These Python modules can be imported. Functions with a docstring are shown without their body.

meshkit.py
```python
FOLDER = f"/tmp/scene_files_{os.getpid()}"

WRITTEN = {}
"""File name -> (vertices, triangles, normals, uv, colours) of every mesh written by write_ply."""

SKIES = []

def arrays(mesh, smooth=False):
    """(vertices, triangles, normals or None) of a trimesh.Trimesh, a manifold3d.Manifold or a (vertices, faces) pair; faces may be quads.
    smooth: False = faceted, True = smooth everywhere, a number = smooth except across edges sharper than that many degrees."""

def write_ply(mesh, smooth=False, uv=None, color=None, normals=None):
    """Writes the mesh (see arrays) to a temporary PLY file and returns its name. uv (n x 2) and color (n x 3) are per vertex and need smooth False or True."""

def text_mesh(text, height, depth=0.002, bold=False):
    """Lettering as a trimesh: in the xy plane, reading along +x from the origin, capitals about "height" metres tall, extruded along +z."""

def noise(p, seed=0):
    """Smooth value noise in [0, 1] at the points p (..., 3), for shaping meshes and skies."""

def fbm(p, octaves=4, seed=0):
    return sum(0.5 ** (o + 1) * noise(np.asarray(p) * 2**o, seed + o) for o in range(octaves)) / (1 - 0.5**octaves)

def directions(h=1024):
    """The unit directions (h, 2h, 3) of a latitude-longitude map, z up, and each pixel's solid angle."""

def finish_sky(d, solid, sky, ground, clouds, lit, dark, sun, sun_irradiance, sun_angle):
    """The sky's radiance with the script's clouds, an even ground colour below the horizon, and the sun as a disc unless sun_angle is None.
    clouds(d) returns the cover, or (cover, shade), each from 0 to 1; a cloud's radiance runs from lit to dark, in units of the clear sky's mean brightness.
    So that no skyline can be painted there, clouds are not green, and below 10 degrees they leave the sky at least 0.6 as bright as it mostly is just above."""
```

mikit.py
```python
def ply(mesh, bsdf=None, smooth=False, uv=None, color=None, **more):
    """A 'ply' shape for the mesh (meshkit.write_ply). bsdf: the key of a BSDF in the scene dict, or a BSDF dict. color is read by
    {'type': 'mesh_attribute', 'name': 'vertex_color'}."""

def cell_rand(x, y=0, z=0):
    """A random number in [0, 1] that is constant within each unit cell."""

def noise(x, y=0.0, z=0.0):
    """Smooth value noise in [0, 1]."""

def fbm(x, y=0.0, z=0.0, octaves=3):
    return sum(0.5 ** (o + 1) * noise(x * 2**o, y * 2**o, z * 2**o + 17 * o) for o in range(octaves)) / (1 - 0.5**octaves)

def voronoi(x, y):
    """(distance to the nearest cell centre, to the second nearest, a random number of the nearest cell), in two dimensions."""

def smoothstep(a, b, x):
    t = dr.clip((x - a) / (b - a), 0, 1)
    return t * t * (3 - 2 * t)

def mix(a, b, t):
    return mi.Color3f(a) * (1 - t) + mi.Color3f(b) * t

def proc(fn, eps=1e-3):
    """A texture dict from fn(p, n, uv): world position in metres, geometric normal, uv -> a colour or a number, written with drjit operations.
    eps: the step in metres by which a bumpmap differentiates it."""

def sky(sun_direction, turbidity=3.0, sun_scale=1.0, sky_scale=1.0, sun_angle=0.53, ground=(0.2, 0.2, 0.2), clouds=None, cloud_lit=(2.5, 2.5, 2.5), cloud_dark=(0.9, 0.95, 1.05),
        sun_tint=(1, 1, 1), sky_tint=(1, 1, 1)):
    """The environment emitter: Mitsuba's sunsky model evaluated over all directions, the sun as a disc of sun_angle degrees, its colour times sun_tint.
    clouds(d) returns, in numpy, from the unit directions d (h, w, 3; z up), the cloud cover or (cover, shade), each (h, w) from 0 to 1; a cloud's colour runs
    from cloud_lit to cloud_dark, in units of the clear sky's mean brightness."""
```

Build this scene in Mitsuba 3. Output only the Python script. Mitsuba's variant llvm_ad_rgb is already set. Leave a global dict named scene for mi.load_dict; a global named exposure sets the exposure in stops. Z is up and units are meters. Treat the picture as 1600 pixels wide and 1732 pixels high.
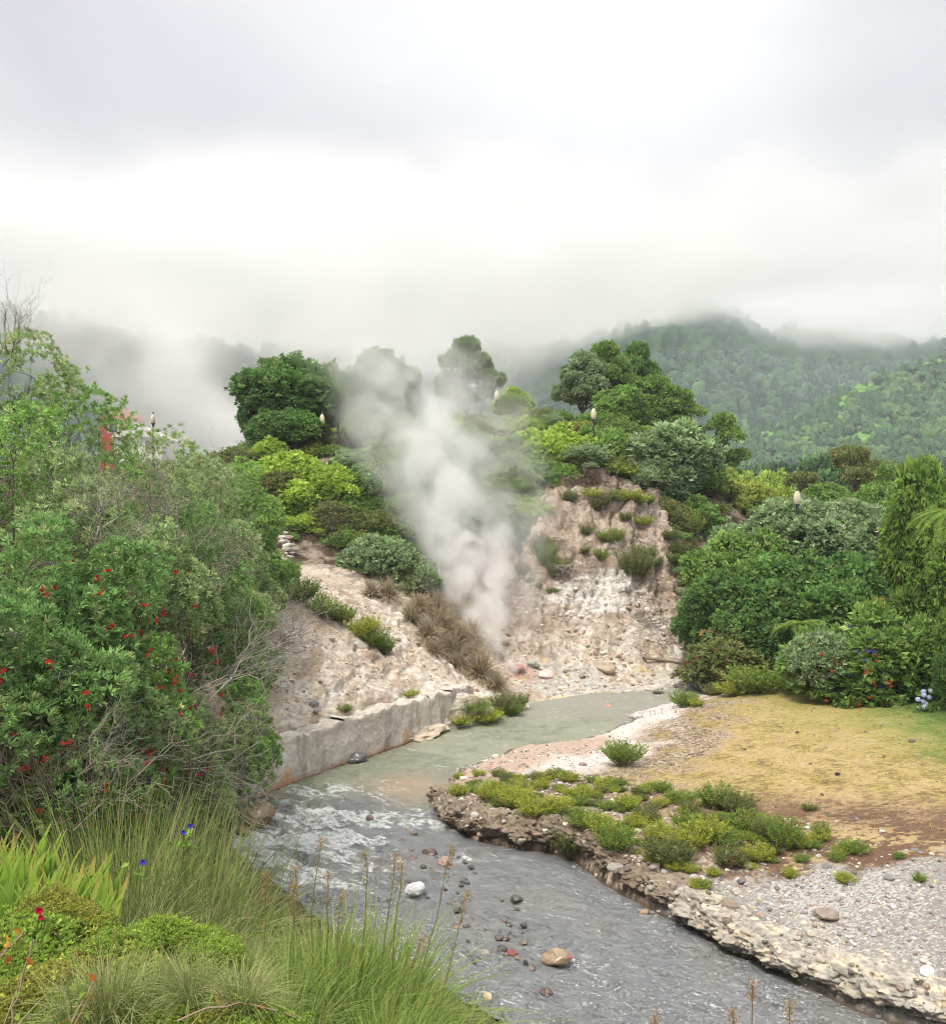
import math
import numpy as np
import trimesh
import drjit as dr
import mitsuba as mi
import mikit
import meshkit
from mikit import proc, noise, fbm, smoothstep, mix, voronoi
from scipy.interpolate import RBFInterpolator, RegularGridInterpolator
from scipy.ndimage import gaussian_filter
import shapely

T = mi.ScalarTransform4f
# ------------------------------------------------------------------ camera, sky, exposure
exposure = 2.32
CZ, F = 7.0, 1500.0                      # eye height above the river; focal length of the 1600 px wide survey photo
scene = {}
labels = {}
scene['camera'] = {'type': 'perspective', 'fov': 56.145, 'fov_axis': 'x', 'near_clip': 0.1, 'far_clip': 6000.0,
                   'to_world': T().look_at([0, 0, CZ], [0, 1, CZ], [0, 0, 1]), 'medium': {'type': 'ref', 'id': 'haze_air'}}


def sky_clouds(d):
    az = np.degrees(np.arctan2(d[..., 0], d[..., 1]))
    el = np.degrees(np.arcsin(np.clip(d[..., 2], -1, 1)))
    q = np.stack([d[..., 0] / (d[..., 2] + .35), d[..., 1] / (d[..., 2] + .35), 0 * az], -1) + 216 * 1.37
    warp = meshkit.fbm(q * 1.1 + 3, 4, 21)[..., None] * np.array([1.2, 1.0, 0])
    n = meshkit.fbm(q * 2.9 + warp * 1.6, 6, 5)
    m = meshkit.fbm(q * 0.9 + warp * .5 + 9, 4, 11)
    L = 1.45 + .10 * smooth01(10, 3, el) + .46 * smooth01(15, 27, el) - .13 * np.exp(-((el - 19) / 5) ** 2) + 3.0 * smooth01(26, 78, el)                          # an overcast sky is brighter overhead
    L = L * (1 + .32 * (n - .5) * 2 * (1 - .5 * smooth01(40, 70, el)) + .13 * (m - .5) * 2)
    L = L * (1 + .24 * np.exp(-((az - 9) / 12) ** 2 - ((el - 27) / 9) ** 2))      # thinner cloud high on the right
    L = L * (1 - .06 * np.exp(-((az + 22) / 14) ** 2 - ((el - 28) / 7) ** 2) + .08 * np.exp(-((az + 10) / 14) ** 2 - ((el - 19) / 6) ** 2))
    return np.ones_like(az), np.clip((5 - L) / 4, 0, 1)


def smooth01(a, b, x):
    t = np.clip((x - a) / (b - a), 0, 1)
    return t * t * (3 - 2 * t)


scene['sky'] = mikit.sky([-0.35, -0.55, 1.0], turbidity=3, sun_scale=0.58, sun_angle=16, sun_tint=(.90, .975, 1.10),
                         clouds=sky_clouds, cloud_lit=(5, 5, 5), cloud_dark=(.99, 1.0, 1.13), ground=(.16, .17, .12))


# ------------------------------------------------------------------ small helpers
def P(u, v, d):
    """The point d metres ahead that a surveyed photo position shows."""
    return np.array([(u - 800) / F * d, d, CZ + (866 - v) / F * d])


def G(u, v, z=0.0):
    """The same for a point at a known height z."""
    return P(u, v, (CZ - z) * F / (v - 866))


def rs(seed):
    return np.random.default_rng(seed)


def unit(a):
    return a / (np.linalg.norm(a, axis=-1, keepdims=True) + 1e-9)


_used = {}


def uniq(name):
    if name not in _used:
        _used[name] = 0
        return name
    _used[name] += 1
    return f'{name}_{_used[name]:03d}'


def thing(name, label, cat, group=None, kind=None):
    key = uniq(name)
    e = {}
    if label:
        e['label'] = label
    if cat:
        e['category'] = cat
    if group:
        e['group'] = group
    if kind:
        e['kind'] = kind
    labels[key] = e
    return key


def xf(loc, rotz=0.0, s=(1, 1, 1), rx=0.0, ry=0.0):
    s = [s] * 3 if np.isscalar(s) else list(s)
    return T().translate([float(x) for x in loc]).rotate([0, 0, 1], float(rotz)).rotate([1, 0, 0], float(rx)).rotate([0, 1, 0], float(ry)).scale([float(x) for x in s])


def put(key, shape, to=None):
    scene[key] = shape if to is None else {**shape, 'to_world': to}
    return key


def part(parent, name, shape, to=None, label=None, kind=None):
    key = uniq(parent + '__' + name)
    put(key, shape, to)
    e = {}
    if label:
        e['label'] = label
    if kind:
        e['kind'] = kind
    if e:
        labels[key] = e
    return key


def inst(key, group, to):
    scene[key] = {'type': 'instance', 'sg': {'type': 'ref', 'id': group}, 'to_world': to}
    return key


class Mesh:
    """Collects vertices, triangles and colours."""

    def __init__(self):
        self.v, self.f, self.c, self.n = [], [], [], 0

    def add(self, v, f, c):
        v = np.asarray(v, float)
        self.v.append(v)
        self.f.append(np.asarray(f) + self.n)
        self.c.append(np.broadcast_to(np.asarray(c, float), (len(v), 3)))
        self.n += len(v)

    def ply(self, bsdf, smooth=False):
        return mikit.ply((np.vstack(self.v), np.vstack(self.f)), bsdf, smooth=smooth, color=np.clip(np.vstack(self.c), 0.002, .95))


def tube_arrays(pts, radii, sides=5):
    p = np.asarray(pts, float)
    t = unit(np.gradient(p, axis=0))
    ref = np.where(np.abs(t[:, 2:]) < .9, [0, 0, 1.0], [1.0, 0, 0])
    a = unit(np.cross(t, ref))
    b = np.cross(t, a)
    ang = np.arange(sides) * 2 * np.pi / sides
    r = np.broadcast_to(radii, (len(p),))[:, None, None]
    v = p[:, None] + r * (np.cos(ang)[None, :, None] * a[:, None] + np.sin(ang)[None, :, None] * b[:, None])
    i, j = np.meshgrid(np.arange(len(p) - 1), np.arange(sides), indexing='ij')
    q = np.stack([i * sides + j, i * sides + (j + 1) % sides, (i + 1) * sides + (j + 1) % sides, (i + 1) * sides + j], -1).reshape(-1, 4)
    return v.reshape(-1, 3), np.vstack([q[:, [0, 1, 2]], q[:, [0, 2, 3]]])


def leaves(M, base, direc, side, col):
    """Folded diamond leaves: base, axis (with length), half-width vector, colour per leaf."""
    n = len(base)
    nrm = unit(np.cross(direc, side)) * np.linalg.norm(side, axis=1, keepdims=True) * .45
    mid = base + direc * .45
    v = np.stack([base, mid + side + nrm, base + direc, mid - side + nrm], 1).reshape(-1, 3)
    k = np.arange(n)[:, None] * 4
    M.add(v, np.vstack([k + [0, 1, 2], k + [0, 2, 3]]), np.repeat(col, 4, 0))


def blades(M, base, d0, droop, L, W, col, seg=4, tipcol=None, side=None):
    """Arching ribbons, wide at the foot and pointed at the tip."""
    n = len(base)
    t = np.linspace(0, 1, seg + 1)
    L = np.broadcast_to(L, (n,))[:, None, None]
    c = base[:, None] + L * (t[None, :, None] * d0[:, None] + (t ** 2)[None, :, None] * droop[:, None])
    if side is None:
        side = unit(np.cross(d0 + droop * .5 + 1e-3, np.array([0, 0, 1.0]) + rs(n).normal(size=(n, 3)) * .35))
    w = np.broadcast_to(W, (n,))[:, None, None] * (1 - t[None, :, None] ** 1.6) * (.65 + .35 * np.minimum(1, t * 4))[None, :, None]
    w[:, -1] = 1e-4
    v = np.stack([c - side[:, None] * w, c + side[:, None] * w], 2).reshape(-1, 3)
    m = (seg + 1) * 2
    q = []
    for s in range(seg):
        q += [[2 * s, 2 * s + 1, 2 * s + 3], [2 * s, 2 * s + 3, 2 * s + 2]]
    f = (np.arange(n)[:, None, None] * m + np.array(q)[None]).reshape(-1, 3)
    cc = col[:, None, None] * np.ones((1, seg + 1, 2, 1))
    if tipcol is not None:
        tt = (t ** 2)[None, :, None, None]
        cc = cc * (1 - tt) + tipcol[:, None, None] * tt
    M.add(v, f, cc.reshape(-1, 3))


def palette(rng, n, pal, jit=.22):
    """Random colours between the first two of the palette; a few of the rest."""
    pal = np.asarray(pal, float)
    t = rng.beta(1.3, 1.3, n)[:, None]
    c = pal[0] * (1 - t) + pal[1] * t
    if len(pal) > 2:
        odd = rng.random(n) < .05
        c[odd] = pal[rng.integers(2, len(pal), odd.sum())]
    return c * np.exp(rng.normal(0, jit, n))[:, None]


def sublobes(rng, lobes, k, f):
    """Each lobe of a crown breaks into k smaller billows on its surface."""
    out = []
    for l in np.asarray(lobes, float):
        d = unit(rng.normal(size=(k, 3)))
        d[:, 2] = np.where(d[:, 2] < -.35, -d[:, 2], d[:, 2])
        r = f * rng.uniform(.7, 1.25, (k, 1))
        out.append(np.hstack([l[:3] + d * l[3:] * (1 - .55 * r), l[3:] * r]))
        out.append(np.hstack([l[:3], l[3:] * .8])[None])
    return np.vstack(out)


def tufts_on(rng, lobes, n, low=-.55, loose=.12):
    w = (lobes[:, 3] * lobes[:, 5]) ** 1.0
    pos, nor = [], []
    have = 0
    while have < n:
        k = rng.choice(len(lobes), 3 * n, p=w / w.sum())
        d = unit(rng.normal(size=(3 * n, 3)))
        r = 1 - np.abs(rng.normal(0, loose, (3 * n, 1))) * np.where(rng.random((3 * n, 1)) < .25, -.7, 1)
        r = np.where(rng.random((3 * n, 1)) < .05, r * rng.uniform(1.05, 1.25, (3 * n, 1)), r)        # shoots that stand out
        p = lobes[k, :3] + d * lobes[k, 3:] * r
        ok = d[:, 2] > low
        for j in range(len(lobes)):
            ok &= (k == j) | ((((p - lobes[j, :3]) / lobes[j, 3:]) ** 2).sum(1) > .62)
        p, d = p[ok], unit(d[ok] / lobes[k[ok], 3:])
        pos.append(p)
        nor.append(d)
        have += len(p)
        if ok.sum() < 4:
            break
    return np.vstack(pos)[:n], np.vstack(nor)[:n]


def foliage(M, rng, lobes, ntuft, nleaf, L, W, pal, up=.35, spread=.75, low=-.55, top=1.0, loose=.12):
    pos, nor = tufts_on(rng, lobes, ntuft, low, loose)
    n = len(pos)
    axis = unit(nor + [0, 0, up] + rng.normal(size=(n, 3)) * .25)
    tc = palette(rng, n, pal, .16)
    cl = meshkit.fbm(pos * 1.6 / max(.3, np.ptp(pos[:, 0]) / 4), 3, 7)
    tc = tc * (.75 + .5 * cl)[:, None]
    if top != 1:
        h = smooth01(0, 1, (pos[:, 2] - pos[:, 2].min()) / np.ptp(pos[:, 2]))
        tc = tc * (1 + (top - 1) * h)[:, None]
    d = unit(np.repeat(axis, nleaf, 0) + rng.normal(size=(n * nleaf, 3)) * spread)
    ln = L * rng.uniform(.7, 1.25, (len(d), 1))
    base = np.repeat(pos, nleaf, 0) + d * ln * .15
    side = unit(np.cross(d, rng.normal(size=(len(d), 3)) + np.repeat(axis, nleaf, 0))) * W * rng.uniform(.8, 1.2, (len(d), 1))
    col = np.repeat(tc, nleaf, 0) * np.exp(rng.normal(0, .15, len(d)))[:, None]
    leaves(M, base, d * ln, side, col)


def limb_to(rng, a, b, r0, r1, n=7, wob=.12, sag=.0):
    t = np.linspace(0, 1, n)[:, None]
    L = np.linalg.norm(np.subtract(b, a))
    p = np.asarray(a) * (1 - t) + np.asarray(b) * t
    w = np.cumsum(rng.normal(size=(n, 3)), 0)
    w -= w[:1] * (1 - t) + w[-1:] * t
    p = p + w * wob * L / n * 1.4
    p[:, 2] += sag * L * (t * (1 - t))[:, 0] * 4
    return p, np.linspace(r0, r1, n)


def branches(M, rng, foot, lobes, r, col, twigs=6, sides=6):
    """Trunk with limbs that run into the lobes and fork there."""
    lobes = np.asarray(lobes, float)
    mid = np.asarray(foot) + (lobes[:, :3].mean(0) - foot) * [.5, .5, .42]
    p, rr = limb_to(rng, foot, mid, r, r * .72, 6, .10)
    rr[0] *= 1.35
    M.add(*tube_arrays(p, rr, sides + 2), col)
    for l in lobes:
        p, rr = limb_to(rng, mid + rng.normal(size=3) * r * .15, l[:3], r * .55, r * .2, 7, .22, .08)
        M.add(*tube_arrays(p, rr, sides), col)
        for _ in range(twigs):
            e = l[:3] + unit(rng.normal(size=3) + [0, 0, .3]) * l[3:] * rng.uniform(.75, 1.0)
            k = rng.integers(3, 7)
            q, qr = limb_to(rng, p[k], e, r * .2, r * .05, 5, .25)
            M.add(*tube_arrays(q, qr, 4), col)


def twig_tangle(M, rng, foot, direc, L, r, depth, col, gather=None):
    p, rr = limb_to(rng, foot, np.asarray(foot) + np.asarray(direc) * L, r, r * .55, 5, .3)
    M.add(*tube_arrays(p, rr, 4 if depth > 1 else 3), np.asarray(col) * rng.uniform(.75, 1.25))
    if depth:
        for _ in range(rng.integers(3, 6)):
            k = rng.integers(1, 5)
            nd = unit(np.asarray(direc) + rng.normal(size=3) * .55)
            twig_tangle(M, rng, p[k], nd, L * rng.uniform(.5, .8), rr[k] * .6, depth - 1, col)


def rock_mesh(seed, sub=3, rough=.25, flat=(1, 1, 1), cuts=5):
    rng = rs(seed)
    m = trimesh.creation.icosphere(subdivisions=sub)
    v = np.array(m.vertices)
    for _ in range(cuts):                              # broken faces
        n = unit(rng.normal(size=3))
        h = v @ n
        lim = rng.uniform(.55, .85)
        v = v - np.maximum(h - lim, 0)[:, None] * n * .85
    v = v * (1 + rough * (meshkit.fbm(v * 1.6 + seed * 3.1, 4, seed) - .5) * 2)[:, None]
    return v * np.asarray(flat), np.array(m.faces)


def slab(size, at=(0, 0, 0), bevel=.02):
    """A box with chamfered edges."""
    s = np.asarray(size, float) / 2
    b = min(bevel, s.min() * .9)
    pts = [np.array([sx * (s[0] - (k != 0) * b), sy * (s[1] - (k != 1) * b), sz * (s[2] - (k != 2) * b)])
           for sx in (-1, 1) for sy in (-1, 1) for sz in (-1, 1) for k in range(3)]
    m = trimesh.convex.convex_hull(np.array(pts))
    m.apply_translation(at)
    return m


def lathe(profile, n=20):
    m = trimesh.creation.revolve(np.asarray(profile, float), sections=n)
    return m
# ------------------------------------------------------------------ materials of the ground
def fol_bsdf(name, rough, trans):
    scene[name] = {'type': 'principledthin', 'base_color': {'type': 'mesh_attribute', 'name': 'vertex_color'}, 'roughness': rough, 'diff_trans': trans, 'eta': 1.35}


scene['far_leaf'] = {'type': 'diffuse', 'reflectance': {'type': 'mesh_attribute', 'name': 'vertex_color'}}
fol_bsdf('leaf', .45, .75)
fol_bsdf('matt_leaf', .8, .6)
scene['bark'] = {'type': 'diffuse', 'reflectance': {'type': 'mesh_attribute', 'name': 'vertex_color'}}


def rock_bump(p, n, uv):
    return fbm(p.x * 9, p.y * 9, p.z * 9, 4) * .5 + .12 * fbm(p.x * 40, p.y * 40, p.z * 40, 2)


scene['rock'] = {'type': 'bumpmap', 'arbitrary': {**proc(rock_bump, 4e-3)}, 'scale': .10,
                 'bsdf': {'type': 'principled', 'base_color': {'type': 'mesh_attribute', 'name': 'vertex_color'}, 'roughness': .75, 'specular': .35}}
scene['wet_rock'] = {'type': 'principled', 'base_color': {'type': 'mesh_attribute', 'name': 'vertex_color'}, 'roughness': .28, 'specular': .5}


def paint(c, *layers):
    for col, t in layers:
        c = mix(c, col, dr.clip(t, 0, 1))
    return c


def hill_col(p, n, uv):
    w = fbm(p.x * .45, p.y * .45, p.z * .45, 4)
    m = fbm(p.x * 1.6 + 4, p.y * 1.6, p.z * 1.6, 4)
    f = fbm(p.x * 9, p.y * 9, p.z * 9, 3)
    ri = fbm(p.x * 4.5 + 2 * m, p.y * 1.1, p.z * .8, 3)
    strat = fbm(p.x * .7 + 3, p.y * .3, p.z * 7 + 2.5 * m, 3)
    right = smoothstep(-1.5, .5, p.x) * smoothstep(31, 34, p.y)
    cream, pale, pink = (.58, .50, .41), (.68, .645, .59), (.40, .315, .25)
    brown, rust, soil = (.20, .145, .105), (.42, .275, .175), (.085, .062, .045)
    c = paint(cream, (pale, smoothstep(.42, .68, m) * .8), ((.47, .38, .295), smoothstep(.5, .66, w) * .8), (rust, smoothstep(.66, .78, m * .6 + ri * .4) * .45))
    c = paint(c, ((.33, .24, .17), smoothstep(.50, .68, ri) * .6), ((.20, .145, .105), smoothstep(.62, .72, ri * .5 + f * .5) * .55))
    up = p.z + (w - .5) * 2.4 + (m - .5) * 1.6
    c = paint(c, (pink, right * smoothstep(1.6, 3.0, up) * .9))
    ch = dr.exp(-dr.square((p.x - 5.6) / 2.3) - dr.square((p.z - 3.4 - .14 * (p.x - 5.6)) / .95))
    c = paint(c, (pale, right * smoothstep(.25, .55, ch + (m - .5) * .8)), ((.27, .22, .17), right * smoothstep(.58, .70, strat) * .55 * smoothstep(1.6, 3, p.z)))
    c = paint(c, (cream, right * smoothstep(4.4, 5.4, up) * smoothstep(.44, .58, ri) * .75), (brown, right * smoothstep(.60, .72, ri * .6 + f * .4) * .6 * smoothstep(2, 3.5, p.z)))
    c = paint(c, ((.47, .45, .41), right * (1 - smoothstep(.1, .5, up - .1)) * smoothstep(31, 32.5, p.y) * .85))
    # vent: red, green and sulphur stains on the ground itself
    v = dr.exp(-(dr.square(p.x - 1.9) + dr.square(p.y - 35.6)) / .35)
    c = paint(c, ((.42, .16, .13), v * 1.2 * smoothstep(.4, .55, f)), ((.36, .42, .33), dr.exp(-(dr.square(p.x - 2.7) + dr.square(p.y - 35.4)) / .3) * smoothstep(.45, .6, m)))
    c = paint(c, ((.62, .55, .26), smoothstep(.66, .74, fbm(p.x * 2.3 + 9, p.y * 2.3, p.z * 2.3, 3)) * (1 - smoothstep(.6, 2, p.z)) * .6))
    # soil under the scrub
    sc = smoothstep(7.6, 9.0, up) + smoothstep(-9.2, -11, p.x + (m - .5) * 2) + smoothstep(36.5, 38.5, p.y + (m - .5) * 3) * (1 - smoothstep(-1.6, -.6, p.x)) + smoothstep(9, 12, p.x + (w - .5) * 3) * smoothstep(2, 3, p.z)
    c = paint(c, (soil, dr.clip(sc, 0, 1) * (.55 + .45 * smoothstep(.35, .6, m))))
    return c * (.50 + 1.0 * f)


def lawn_col(p, n, uv):
    w = fbm(p.x * .35 + 7, p.y * .35, 0, 4)
    m = fbm(p.x * 1.3, p.y * 1.3 + 5, 0, 4)
    f = fbm(p.x * 8, p.y * 14, 3, 3)
    g = fbm(p.x * 26, p.y * 40, 1, 3)
    straw, yel, earth = (.40, .305, .155), (.385, .315, .115), (.135, .085, .058)
    c = paint(straw, (yel, smoothstep(.38, .68, m * .7 + g * .3)), ((.47, .36, .22), smoothstep(.55, .75, g) * .6), (earth, smoothstep(.46, .70, f * .4 + m * .35 + g * .25) * .8))
    # the worn track and the bare foreground
    tr = p.y - (19.6 - .28 * (p.x - 3.4) * 2.1)
    c = paint(c, ((.20, .13, .095), dr.exp(-dr.square(tr / .9)) * smoothstep(.25, .5, g) * .85), ((.15, .095, .066), (1 - smoothstep(16.0, 19.0, p.y + (w - .5) * 5 + .25 * (p.x - 6))) * smoothstep(.36, .52, m * .5 + f * .5)))
    # damp green grass in the corner below the hedge
    gr = smoothstep(6.8, 12.5, p.x + (m - .5) * 2.5 + (g - .5) * 3 - .25 * (27 - p.y)) * smoothstep(18, 22, p.y)
    c = paint(c, ((.27, .27, .085), gr * .9), ((.10, .165, .045), smoothstep(10.6, 13.4, p.x + (m - .5) * 2 + (g - .5) * 2 + .1 * (25 - p.y))))
    # stony rim and the pale gravel apron towards the water
    st = fbm(p.x * 18, p.y * 18, 8, 3)
    rim = 1 - smoothstep(.55, .82, p.z + (m - .5) * .5)
    c = paint(c, ((.25, .185, .14), rim * .95), ((.43, .37, .30), rim * smoothstep(.5, .62, st)), ((.11, .085, .07), rim * smoothstep(.56, .66, fbm(p.x * 11, p.y * 11, 2, 3))))
    beach = smoothstep(21.2, 22.6, p.y + (m - .5) * 1.5) * (1 - smoothstep(.42, .62, p.z + (m - .5) * .22))
    c = paint(c, ((.47, .36, .285), beach), ((.60, .56, .52), beach * smoothstep(.4, .55, w)), ((.22, .165, .14), beach * smoothstep(.57, .68, st) * .7))
    ap = (1 - smoothstep(15.1, 15.7, p.y + .12 * (p.x - 4) + (m - .5) * 1.2))
    c = paint(c, ((.29, .275, .255), ap), ((.215, .20, .18), ap * smoothstep(.5, .62, st)), ((.60, .48, .29), ap * smoothstep(.52, .66, w + (m - .5) * .5) * (1 - smoothstep(.35, .6, p.z)) * .8), ((.40, .385, .36), ap * smoothstep(.56, .7, w + g - .5)))
    wet = 1 - smoothstep(.02, .12, p.z + (f - .5) * .05)
    return paint(c * (.62 + .76 * st * .6 + .3 * g), ((.085, .062, .045), wet * .85))


def bank_col(p, n, uv):
    m = fbm(p.x * 1.5, p.y * 1.5, p.z, 4)
    f = fbm(p.x * 12, p.y * 12, p.z * 12, 3)
    return paint((.07, .052, .036), ((.13, .10, .065), smoothstep(.4, .65, f)), ((.06, .085, .025), smoothstep(.5, .65, m) * .6))


def fine_bump(p, n, uv):
    return fbm(p.x * 5, p.y * 5, p.z * 5, 4) * .7 + fbm(p.x * 24, p.y * 24, p.z * 24, 3) * .3


def crack_bump(p, n, uv):
    a = fbm(p.x * 2.2, p.y * 2.2, p.z * 3.5, 4)
    b = fbm(p.x * 7 + 3 * a, p.y * 7, p.z * 9, 4)
    return .6 * abs(2 * a - 1) + .35 * abs(2 * b - 1) + .15 * fbm(p.x * 30, p.y * 30, p.z * 30, 2)


for nm, fn, sc_ in (('hill_ground', hill_col, .30), ('lawn_ground', lawn_col, .09), ('bank_ground', bank_col, .12)):
    scene[nm] = {'type': 'bumpmap', 'arbitrary': proc(crack_bump if nm == 'hill_ground' else fine_bump, 6e-3), 'scale': sc_, 'bsdf': {'type': 'diffuse', 'reflectance': proc(fn)}}

# ------------------------------------------------------------------ near terrain, from surveyed heights
survey_d = [  # (photo u, v, distance)
    (865, 1140, 35.5), (930, 1148, 35.8), (1000, 1145, 35.8), (1100, 1140, 36.5), (1160, 1130, 37.5),
    (1000, 1060, 38.3), (1000, 990, 40.0), (1000, 920, 41.6), (1000, 860, 43.0), (1000, 825, 44.3), (1000, 770, 47), (1000, 728, 52),
    (900, 1060, 38.2), (900, 980, 40.4), (900, 900, 42.6), (900, 850, 44.2), (900, 780, 47.5), (900, 728, 53),
    (1100, 1060, 38.8), (1100, 1000, 40.7), (1100, 930, 42.4), (1100, 870, 44.2), (1100, 810, 47), (1100, 765, 51), (1090, 730, 56),
    (1165, 1060, 40.3), (1165, 980, 43), (1165, 900, 46), (1190, 840, 50), (1215, 800, 55), (1270, 880, 52), (1250, 920, 54), (1310, 960, 56),
    (835, 1080, 38), (805, 1000, 41), (780, 920, 43.5), (780, 850, 45.5), (780, 780, 48.5), (780, 728, 54),
    (740, 1000, 39.5), (700, 980, 39.5), (680, 900, 42), (680, 820, 45.5), (680, 760, 49), (680, 728, 54),
    (640, 1000, 36.5), (620, 960, 38), (600, 900, 41.5), (600, 830, 45), (580, 775, 49), (575, 738, 53),
    (500, 960, 37), (500, 920, 40), (510, 870, 43), (490, 800, 48), (490, 755, 53),
    (500, 1075, 27.5), (540, 1062, 28), (600, 1085, 29), (660, 1112, 30), (720, 1142, 31), (520, 985, 33), (600, 1030, 32.7), (680, 1085, 32.7), (750, 1140, 32.5),
    (490, 1005, 30), (560, 1045, 29.6), (630, 1090, 29.8), (470, 1100, 26.6), (540, 1125, 26.4), (600, 1150, 26.9), (690, 1165, 28.4),
    (440, 1060, 27.5), (400, 1150, 25), (430, 1240, 22.9), (480, 1236, 23.3), (560, 1214, 25), (650, 1190, 26.6), (740, 1168, 28.9), (790, 1160, 30.3),
    (700, 1020, 36), (760, 1060, 35.5), (812, 1130, 35), (840, 1200, 30.8)]
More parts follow.
